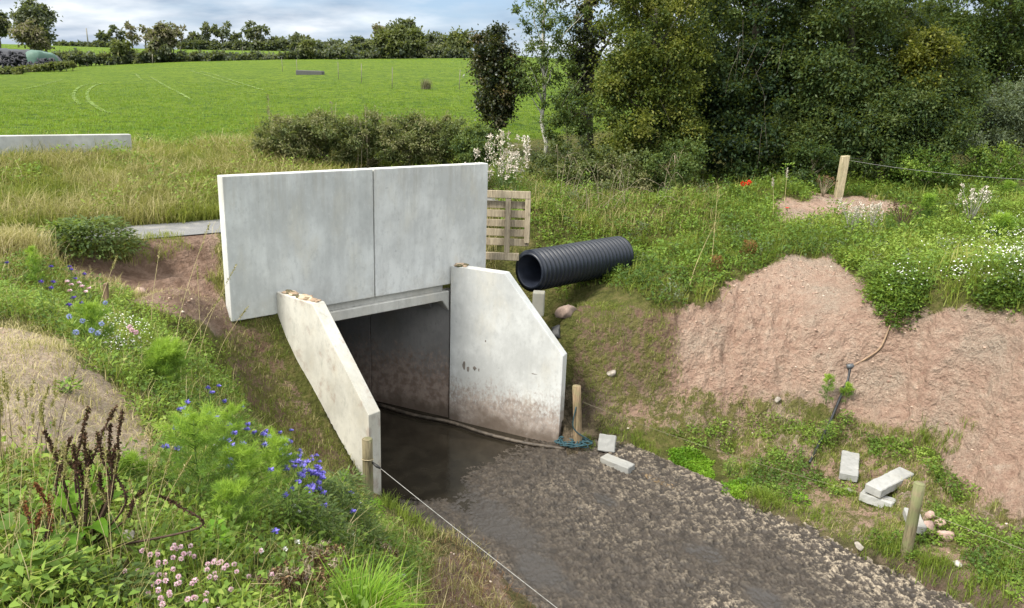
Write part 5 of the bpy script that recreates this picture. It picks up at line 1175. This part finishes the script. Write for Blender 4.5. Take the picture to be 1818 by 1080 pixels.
hairplant(412, 728, .45, .16, 'bright-tipped feathery plant rising among the cornflowers', 40, 100, top=True, tb_=.62)
hairplant(293, 622, .46, .24, 'rounded bright feathery plant at the edge of the bare spoil', 80, 140, nl=.075, nw=.0036, tb_=.62, top=True)
hairplant(66, 520, .55, .10, 'slender feathery plant on the far part of the left bank', 26, 60, nl=.07, nw=.005)
hairplant(168, 620, .40, .22, 'low feathery plant among the pale blue flowers', 40, 90, nl=.07, nw=.0045, tb_=.6)
hairplant(240, 870, .20, .10, 'small feathery seedling beside the dock leaves', 26, 80)
hairplant(415, 960, .34, .14, 'small feathery plant low in front of the largest one', 40, 100)
hairplant(1772, 432, .55, .30, 'bright feathery plant near the right picture edge', 60, 90, nl=.11, nw=.008, tb_=.6)
hairplant(1640, 405, .75, .22, 'tall feathery plant on the hump right of the square post', 50, 80, nl=.10, nw=.008, tb_=.45)
hairplant(1790, 350, .35, .2, 'soft feathery plant under the wire at the right edge', 30, 80, nl=.10, nw=.008, tb_=.5)
hairplant(1465, 720, .50, .10, 'slender feathery seedling beside the hose on the pink bank', 20, 50, nl=.07, nw=.006)
hairplant(1500, 720, .34, .12, 'short feathery seedling right of the hose', 20, 50, nl=.07, nw=.006)
hairplant(1258, 345, .52, .10, 'bright slender plant at the foot of the wood', 26, 50, nl=.08, nw=.008)
# bright grassy tuft at the bottom edge
P = hit(640, 1110); o = empty('grassy_tuft', P, 'bright lime-green grassy tuft at the bottom edge of the picture', 'wild plant'); n = 620
Q = np.c_[rng.normal(0, .075, (n, 2)), np.zeros(n)]; mk('foliage', [blades_np(Q, rng.uniform(.10, .30, n), .0065, np.arctan2(Q[:, 1], Q[:, 0]) + rng.normal(0, .5, n), rng.uniform(.3, 1.2, n), np.clip(rng.normal(.62, .2, n), 0, 1))], LM['bright'], o)
# docks
def dock(u, v, spikes, leafs, label, smat):
    P = hit(u, v); o = empty('dock_plant', P, label, 'wild plant')
    w = float((P - CP) @ _fw)
    for (us, vs_, r) in spikes:
        T = py(us, vs_, P[1] + rng.uniform(-.08, .08)) - P; b_ = T * np.array([.6 + rng.normal(0, .25), .5, .5]) + np.array([rng.normal(0, .03), rng.normal(0, .03), 0]); pts = smooth([np.zeros(3), b_, (b_ + T) / 2 + np.array([0, 0, .03]), T], 7)
        link('stem', np_mesh('stem', *tube_np(pts, np.linspace(.006, .002, len(pts)), 6), None, True), DARKSTEM, o)
        n = 300; k = (rng.random(n) ** .75) * .72 + .28; i = np.clip((k * (len(pts) - 1)), 0, len(pts) - 1.001); ii = i.astype(int); q = pts[ii] + (pts[ii + 1] - pts[ii]) * (i - ii)[:, None]
        d = sphere_dirs(n); rr = .8 * r * (.25 + 1.05 * (np.sin(k * 38 + us) * .5 + .5) ** 2) * (1.3 - .7 * k); q = q + d * (rng.random(n) * rr)[:, None]
        mk('seed_head', [leaves_np(q, sphere_dirs(n), sphere_dirs(n), .012 * rng.uniform(.6, 1.3, n), .010, rng.random(n), .1)], smat, o)
    leafset('leaf', [(np.array([0, 0, z]), az, L, Wd, bd_, tn) for az, z, L, Wd, bd_, tn in leafs], LM['weed'] if smat is LM['rust'] else LM['bright'], o)
    return o
dock(150, 985, [(205, 722, .026), (218, 728, .018), (158, 724, .014), (196, 752, .018), (150, 768, .022), (172, 770, .024), (78, 764, .018), (92, 792, .020), (105, 800, .020), (126, 776, .018), (130, 790, .022), (255, 872, .016), (282, 880, .012), (205, 790, .018), (185, 800, .022), (160, 800, .024), (140, 820, .024), (176, 840, .022)],
     [(.3, .16, .26, .085, .5, .35), (.9, .22, .20, .08, .4, .5), (2.4, .18, .24, .09, .5, .4), (-.6, .10, .28, .10, .7, .3), (-1.2, .08, .30, .11, .8, .25), (3.3, .2, .20, .08, .5, .6), (-2.2, .06, .28, .10, .8, .3), (1.6, .26, .18, .07, .3, .6), (.0, .05, .25, .10, .9, .2)],
     'tall dock with dark brown seed spikes and broad green leaves at the left', LM['seed'])
dock(70, 1000, [(62, 860, .020), (90, 880, .022), (40, 890, .018), (78, 905, .022)], [(2.8, .10, .22, .07, .6, .3), (-2.6, .12, .24, .08, .6, .35), (-.4, .06, .2, .07, .7, .3), (-1.5, .05, .22, .08, .8, .4)], 'shorter dock with rusty red seed heads at the left edge', LM['rust'])
def rosette(u, v, H, n, L, Wd, mat, label, name='leafy_weed', spread=.10, top=False):
    P = near_ray(u, v, H)[0] if top else hit(u, v); o = empty(name, P, label, 'wild plant'); m = n; f = rng.random(m); az = rng.uniform(0, 6.28, m); rr = spread * rng.random(m) ** .6 * (1.1 - .5 * f)
    Q = np.stack([np.cos(az) * rr, np.sin(az) * rr, H * f], -1); D = np.stack([np.cos(az), np.sin(az), rng.normal(.15, .35, m)], -1)
    mk('foliage', [leaves_np(Q, D, np.array([0, 0, 1.]) + rng.normal(0, .3, (m, 3)), L * rng.uniform(.6, 1.2, m), Wd * rng.uniform(.6, 1.2, m), np.clip(rng.normal(.5, .22, m), 0, 1), .2)], mat, o)
    st_ = [limb([0, 0, -.02], q, .004, .0015, .05, 4) for q in Q[::max(1, m // 14)]]; link('stem', np_mesh('stem', *join_np(st_)), STEM, o); return o
rosette(610, 850, .45, 1300, .050, .017, LM['mid'], 'bushy grey-green weed at the crest beside the left fence post', spread=.26, top=True)
rosette(560, 890, .36, 1000, .045, .016, LM['mid'], 'bushy grey-green weed below the purple flower cluster', spread=.24, top=True)
rosette(520, 950, .30, 700, .05, .017, LM['weed'], 'low bushy weed left of the grey-green ones', spread=.22)
rosette(665, 890, .30, 400, .04, .016, LM['bright'], 'light yellow-green weed on the crest by the post foot', spread=.11, top=True)
rosette(655, 935, .25, 600, .04, .014, LM['mid'], 'grey-green weed at the right end of the crest', spread=.16, top=True)
rosette(612, 838, .34, 260, .04, .016, LM['bright'], 'light green tipped weed just left of the post', spread=.08, top=True)
rosette(385, 985, .16, 60, .055, .045, LM['bright'], 'round-leaved clover-like sprig in front of the feathery plants', spread=.07)
rosette(40, 1060, .16, 170, .08, .035, LM['weed'], 'broad-leaved weed in the bottom left corner', spread=.16)
rosette(110, 1065, .18, 260, .05, .022, LM['weed'], 'lobed pale-leaved weed at the bottom edge left of the clover', spread=.16)
rosette(200, 1075, .14, 260, .045, .022, LM['mid'], 'greyish lobed weed at the bottom edge under the dry stalks', spread=.18)
rosette(120, 700, .10, 60, .06, .03, LM['weed'], 'small weed tuft on the bare spoil', spread=.08)
rosette(165, 448, .50, 2600, .085, .04, LM['mid'], 'dark green leafy bush at the left end of the lane', spread=.72, name='leafy_bush')['category'] = 'bush'
rosette(120, 440, .40, 700, .10, .045, LM['weed'], 'lower green bush left of the dark one by the lane', spread=.45, name='leafy_bush')['category'] = 'bush'
rosette(1272, 455, .34, 700, .04, .016, LM['rust'], 'rusty brown dried weed at the top of the mossy slope', spread=.16, top=True)
rosette(1332, 428, .36, 800, .04, .016, LM['rust'], 'rusty brown dried weed at the left end of the bare pink face', spread=.18, top=True)
rosette(1545, 505, .40, 500, .06, .03, LM['weed'], 'leafy weed hanging at the notch of the bare pink face', spread=.30)
rosette(1625, 555, .28, 320, .06, .03, LM['weed'], 'green weed mound spilling down the bare pink face', spread=.28)
rosette(1465, 790, .42, 340, .05, .026, LM['weed'], 'weed growing over the black hose', spread=.18)
rosette(1500, 760, .30, 220, .05, .026, LM['weed'], 'weed on the pink bank right of the black hose', spread=.15)
rosette(1295, 845, .30, 260, .04, .02, LM['weed'], 'small white-flecked weed in the ditch grass', spread=.15)
rosette(1420, 895, .12, 120, .05, .03, LM['bright'], 'bright seedling patch left of the lone block', spread=.14)
rosette(1122, 440, .34, 700, .07, .03, LM['weed'], 'leafy weed growing over the far end of the black pipe', spread=.28, top=True)
rosette(1092, 470, .30, 420, .06, .028, LM['weed'], 'weed pressed against the far underside of the black pipe', spread=.20, top=True)
rosette(1150, 475, .22, 160, .11, .05, LM['mid'], 'thistle rosette right of the black pipe', spread=.22)
# standing dead stalks
def stalk(u0, v0, u1, v1, r, mat, label, name='grass_stalk', cat='grass stalk', head=.0, hm=None, group=None):
    P = hit(u0, v0); T = py(u1, v1, P[1] + rng.uniform(-.1, .15)) - P; pts = smooth([np.zeros(3), T * np.array([.25, .3, .36]), T * np.array([.62, .65, .7]), T], 6)
    o = empty(name, P, label, cat, group); link('stem', np_mesh('stem', *tube_np(pts, np.linspace(r, r * .45, len(pts)), 5), None, True), mat, o)
    if head:
        n = 70; k = rng.uniform(.78, 1.0, n); i = k * (len(pts) - 1) - 1e-3; ii = np.clip(i.astype(int), 0, len(pts) - 2); q = pts[ii] + (pts[ii + 1] - pts[ii]) * (i - ii)[:, None]
        mk('seed_head', [leaves_np(q, T[None] * .6 / np.linalg.norm(T) + rng.normal(0, .35, (n, 3)), sphere_dirs(n), head, head * .28, rng.random(n))], hm or LM['dry'], o)
    return o
GS = 'tall straw stalks leaning across the left bank'
for a in ((308, 640, 372, 398), (322, 660, 398, 520), (352, 640, 420, 470), (268, 590, 286, 430), (382, 650, 440, 545), (358, 620, 350, 470), (170, 590, 208, 455)):
    stalk(*a, .004, DRYSTEM, 'tall straw-coloured stalk leaning across the left bank', head=.03, group=GS)
GS2 = 'dry grass stalks around the docks'
for k in range(34):
    u = rng.uniform(20, 300); stalk(u, rng.uniform(990, 1060), u + rng.normal(10, 34), rng.uniform(760, 960), .0016, DRYSTEM, 'thin dry grass stalk standing among the docks', head=.016, group=GS2)
GS3 = 'dry stalks on the bare spoil'
for k in range(26):
    u = rng.uniform(0, 110); stalk(u, rng.uniform(800, 850), u + rng.normal(0, 26), rng.uniform(640, 760), .0024, DRYSTEM if k % 3 else DARKSTEM, 'dry stalk standing on the edge of the bare spoil', head=.02, group=GS3)
for (u0, v0, u1, v1, lb) in ((1372, 390, 1372, 318, 'a'), (1390, 385, 1398, 300, 'b')): stalk(u0, v0, u1, v1, .007, DRYSTEM, 'pale dead stalk left of the square post', 'dry_stalk', 'dead stalk', .05, LM['fluff'], 'pale dead stems by the square post')
stalk(1222, 515, 1270, 395, .007, DRYSTEM, 'long pale bent stalk at the top of the mossy slope', head=.04); stalk(1262, 480, 1275, 330, .006, DRYSTEM, 'upright pale stalk above the rusty weeds', head=.04)
def spray(u, v, H, n, r, mat, label, name='dried_weed', lean=.5, cat='wild plant', hd=None, hs_=.03):
    P = hit(u, v); o = empty(name, P, label, cat); pr = []; tips = []
    for k in range(n):
        az = rng.uniform(0, 6.28); l_ = rng.uniform(.05, lean); e = np.array([math.cos(az) * l_ * H, math.sin(az) * l_ * H, H * rng.uniform(.6, 1)]); pr.append(limb([0, 0, -.02], e, r, r * .4, .06, 5)); tips.append(e)
    link('stem', np_mesh('stem', *join_np(pr), None, True), mat, o)
    if hd is not None:
      for tip in tips:
        q = np.repeat(np.array([tip]), 26, 0); d = nrm(rng.normal(size=q.shape) + np.array([0, 0, .5])); q = q + rng.normal(0, hs_ * .25, q.shape) - np.array([0, 0, 1]) * (rng.random(len(q)) * H * .25)[:, None] * (rng.random(len(q)) < .5)[:, None]
        mk('seed_head', [leaves_np(q, d, sphere_dirs(len(q)), hs_ * rng.uniform(.5, 1.2, len(q)), hs_ * .4, rng.random(len(q)))], hd, o)
    return o
spray(1600, 412, .75, 16, .010, DARKSTEM, 'dark brown dead dock on the hump right of the bare soil', hd=LM['seed'], hs_=.04)
spray(1510, 420, .85, 14, .007, plain('grey_stem', (.25, .24, .2), .9), 'tall grey dried thistle in front of the bare hump', hd=LM['fluff'], hs_=.05, lean=.4)
spray(1545, 415, .70, 12, .007, bpy.data.materials['grey_stem'], 'shorter grey dried thistle in front of the bare hump', hd=LM['fluff'], hs_=.05, lean=.4)
spray(1722, 400, .95, 14, .008, bpy.data.materials['grey_stem'], 'tall white-headed dried weed near the right edge', hd=LM['fluff'], hs_=.06, lean=.35)
spray(1460, 350, .55, 18, .006, TWIG, 'bare brown twiggy weed left of the square post', lean=.7, hd=LM['brown'], hs_=.04)
for (u, v, H, n, lb) in ((895, 300, 1.55, 34, 'tall thistle with white fluffy heads right of the parapet'), (850, 302, .8, 26, 'low thistle with white fluffy heads behind the right end of the parapet'), (915, 290, 1.1, 20, 'fluffy thistle beside the bramble bush')):
    P = py(u, v, 18.6); P[2] = zt(P[0], P[1]); o = spray(u, v, H, n, .007, STEM, lb, 'thistle', .45, 'thistle', LM['fluff'], .075); o.location = tuple(P)
for k in range(9):                                 # tall dead spires over the hedge
    u = rng.uniform(455, 700); P = py(u, 258, rng.uniform(19.6, 20.6)); P[2] = zt(P[0], P[1]); h = rng.uniform(1.2, 1.9); o = empty('dock_spire', P, 'tall dead dock spire standing above the hedge behind the parapet', 'dead stem', 'dead spires in the hedge behind the parapet')
    link('stem', np_mesh('stem', *tube_np([[0, 0, 0], [.02, 0, h * .5], [rng.normal(0, .06), 0, h]], [.007, .006, .003], 5)), TWIG, o); n = 90; q = np.c_[rng.normal(0, .018, (n, 2)), rng.uniform(h * .55, h, n)]; mk('seed_head', [leaves_np(q, np.array([0, 0, 1.]) + rng.normal(0, .6, (n, 3)), sphere_dirs(n), .05, .02, rng.random(n))], LM['farbrown'], o)
# dried thistles in the foreground
for (u, v, lb) in ((545, 1075, 'brown dried thistle at the bottom left of the lime tuft'), (600, 1020, 'brown dried thistle above the lime tuft'), (500, 1085, 'brown dried thistle nearest the clover patch'), (680, 1010, 'pale dried thistle above the right end of the lime tuft'), (560, 1035, 'brown dried thistle behind the other foreground thistles')):
    o = spray(u, v, .20, 22, .0025, DRYSTEM, lb, 'dried_thistle', .6, 'thistle', LM['brown'], .024); [mk('seed_fluff', [leaves_np(np.array([[rng.normal(0, .07), rng.normal(0, .07), rng.uniform(.12, .2)]]) + rng.normal(0, .012, (40, 3)), sphere_dirs(40), sphere_dirs(40), .024, .006, rng.random(40))], LM['down'], o) for _ in range(7)]
# ------------------------------------------------------------------ flowers
def headmesh(kind, mat, r):
    P_ = []; 
    if kind == 'ray':                              # ragged ray florets opening upwards
        n = 26; az = np.arange(n) * 2.4; el = rng.uniform(.1, 1.2, n); D = np.stack([np.cos(az) * np.cos(el), np.sin(az) * np.cos(el), np.sin(el)], -1); P_ = D * r * .15; L_ = r * rng.uniform(.8, 1.15, n); W_ = r * .42
        return leaves_np(P_, D, np.cross(D, np.array([0, 0, 1.])) + np.array([0, 0, .8]), L_, W_, rng.random(n), .3)
    if kind == 'ball':
        n = 60; D = nrm(rng.normal(size=(n, 3)) + np.array([0, 0, .35])); return leaves_np(D * r * .35 * np.array([1, 1, .9]), D, sphere_dirs(n), r * .75, r * .34, np.clip(.5 + .5 * D[:, 2] * .3 + rng.normal(0, .25, n), 0, 1), .2)
    if kind == 'cup':
        n = 6; az = np.arange(n) * 2 * np.pi / n; D = np.stack([np.cos(az), np.sin(az), np.full(n, .75)], -1); return leaves_np(D * .0, D, np.array([[0, 0, 1.]]) + 0 * D, np.full(n, r * 1.2), r * 1.3, rng.random(n), .1)
def flower(name, H, kind, mat, r, nleaf, leafL, lmat, seed, label, cat, group, calyx=True):
    o = empty(name, (0, 0, -50), label, cat, group); p = smooth([[0, 0, 0], [rng.normal(0, .02), rng.normal(0, .02), H * .5], [rng.normal(0, .03), rng.normal(0, .03), H]], 5); tip = p[-1]
    V_, F_ = tube_np(p, np.linspace(.0028, .0016, len(p)), 5); 
    link('stem', np_mesh('stem', V_, F_, None, True), STEM, o)
    hv = headmesh(kind, mat, r); fh = mk('flower_head', [(hv[0] + tip, hv[1], hv[2])], mat, o)
    if calyx:
        Vc, Fc = tube_np([tip + np.array([0, 0, -r * .7]), tip + np.array([0, 0, -r * .3]), tip + np.array([0, 0, .002])], [r * .10, r * .26, r * .20], 8); link('calyx', np_mesh('calyx', Vc, Fc, None, True), STEM, fh)
    n = nleaf; f = rng.uniform(.05, .85, n); az = rng.uniform(0, 6.28, n); i = f * (len(p) - 1); q = p[i.astype(int)]; D = np.stack([np.cos(az) * .8, np.sin(az) * .8, rng.uniform(.3, 1.1, n)], -1)
    mk('leaf', [leaves_np(q, D, np.array([0, 0, 1.]) + rng.normal(0, .2, (n, 3)), leafL * rng.uniform(.6, 1.2, n), leafL * .16, rng.random(n), .1)], lmat, o); return o
def place(protos, pts, H):
    used = set()
    for k, (u, v) in enumerate(pts):
        o = protos[k % len(protos)]; q, h = near_ray(u, v, H); s_ = float(np.clip(h / H, .6, 1.3))
        if id(o) not in used: used.add(id(o)); o.location = tuple(q); o.rotation_euler[2] = rng.uniform(0, 6); o.scale = (s_,) * 3
        else: copy_tree(o, q, rng.uniform(0, 6), s_)
CF = [flower('cornflower', .30, 'ray', LM['blue'], .031, 12, .08, LM['mid'], k, 'blue-violet cornflower on the flower bank beside the feathery plants', 'flower', 'blue-violet cornflowers on the flower bank') for k in range(3)]
pts = [(331, 714), (326, 728), (365, 690), (372, 700), (387, 686), (396, 713), (433, 722), (316, 729), (329, 742), (375, 737), (290, 797), (309, 799), (305, 764), (381, 742), (398, 800), (410, 795), (436, 765), (452, 768), (462, 772), (473, 768), (497, 768), (513, 766), (502, 780), (466, 790), (538, 805), (528, 812), (520, 822), (532, 822), (545, 820), (556, 812), (563, 808), (566, 822), (560, 832), (530, 828), (548, 868), (562, 846), (566, 852), (575, 850), (556, 872), (572, 868), (568, 858), (540, 842), (512, 830), (498, 800), (404, 832), (412, 815), (622, 876), (630, 908)] + [(rng.normal(542, 24), rng.normal(836, 26)) for _ in range(34)] + [(rng.uniform(395, 520), rng.uniform(755, 810)) for _ in range(14)]
place(CF, pts, .30)
BG = [flower('cornflower', .22, 'ray', LM['blue'], .027, 10, .08, LM['mid'], 9, 'single vivid blue cornflower alone among the low weeds near the clover', 'flower', None)]; place(BG, [(475, 958)], .22)
PU = [flower('cornflower', .42, 'ray', LM['purple'], .030, 10, .10, LM['mid'], k, 'deep purple cornflower on the far part of the left bank', 'flower', 'deep purple cornflowers on the left bank') for k in range(2)]
place(PU, [(122, 475), (127, 480), (91, 474), (150, 488), (131, 496), (73, 502), (92, 502), (91, 513), (131, 531), (123, 543), (147, 540), (11, 468)], .42)
PK = [flower('pink_cornflower', .36, 'ray', LM['pink'], .030, 10, .10, LM['mid'], k, 'pale pink flower in the group among the deep purple ones', 'flower', 'pale pink flowers among the purple ones') for k in range(2)]
place(PK, [(124, 500), (131, 507), (142, 511), (130, 517), (155, 518), (162, 512), (136, 503)], .36)
LB = [flower('bugloss', .34, 'ball', LM['lblue'], .026, 16, .09, LM['weed'], k, 'pale blue flower spike below the purple flowers', 'flower', 'pale blue flowers on the left bank') for k in range(2)]
place(LB, [(120, 560), (146, 569), (140, 587), (165, 586), (171, 577), (177, 592), (182, 540)], .34)
RD = [flower('rose_clover', .30, 'ball', LM['pink'], .030, 10, .08, LM['weed'], 3, 'reddish pink flower above the white-flowered patch', 'flower', 'reddish pink flowers at the bank edge')]
RD[0].children[1].data.materials[0] = leafmat('dusky_red_petal', [(.35, .07, .07), (.45, .10, .10), (.5, .14, .13), (.55, .18, .16)]) if RD[0].children[1].name.startswith('flower_head') else RD[0].children[1].data.materials[0]
place(RD, [(230, 581), (233, 586), (240, 590)], .30)
CL = [flower('clover', .16, 'ball', LM['pink'], .013, 8, .035, LM['weed'], k, 'small pink clover head in the patch at the bottom of the picture', 'flower', 'pink clover heads in the foreground patch') for k in range(4)]
cl = []
for k in range(64): cl.append((rng.normal(312, 40) if k < 40 else rng.uniform(255, 470), rng.uniform(970, 1072)))
cl += [(700, 958), (640, 965), (620, 1000), (545, 1030), (470, 1030), (690, 985)]
place(CL, cl, .16)
WF = [flower('white_flower', .20, 'ray', LM['white'], .020, 8, .06, LM['weed'], k, 'small white flower head among the weeds of the flower bank', 'flower', 'white flowers on the flower bank') for k in range(2)]
place(WF, [(720, 1018), (712, 1022), (438, 764), (384, 790), (516, 905), (528, 908), (560, 880), (632, 950), (636, 898), (512, 975), (515, 968), (470, 980), (255, 600), (205, 600), (215, 612), (190, 608), (232, 606), (175, 575)], .20)
PO = [flower('poppy', .62, 'ball', LM['red'], .075, 8, .12, LM['weed'], k, 'bright red poppy at the foot of the dark wood', 'flower', 'red poppies by the wood') for k in range(1)]
place(PO, [(1320, 326), (1333, 325)], .62)
PP = [flower('poppy', .15, 'cup', LM['red'], .06, 6, .1, LM['weed'], 1, 'single small red poppy on the bare hump below the square post', 'flower', None)]; place(PP, [(1398, 371)], .15)
# tiny white blossoms over the weeds of the left bank
P = sample(260, -7, 0, 4, 9, lambda x, y, z, u, v: inpoly(u, v, [(165,590),(250,595),(280,620),(260,650),(200,650),(160,620)])); n = len(P); Q = P + np.c_[np.zeros((n, 2)), rng.uniform(.12, .28, n)]
stuff('white_blossom', [leaves_np(Q, sphere_dirs(n) * np.array([1, 1, .3]), np.array([0, -.3, 1.]) + rng.normal(0, .3, (n, 3)), .016, .014, rng.random(n))], LM['white'], 'froth of tiny white flowers in the middle of the left bank')
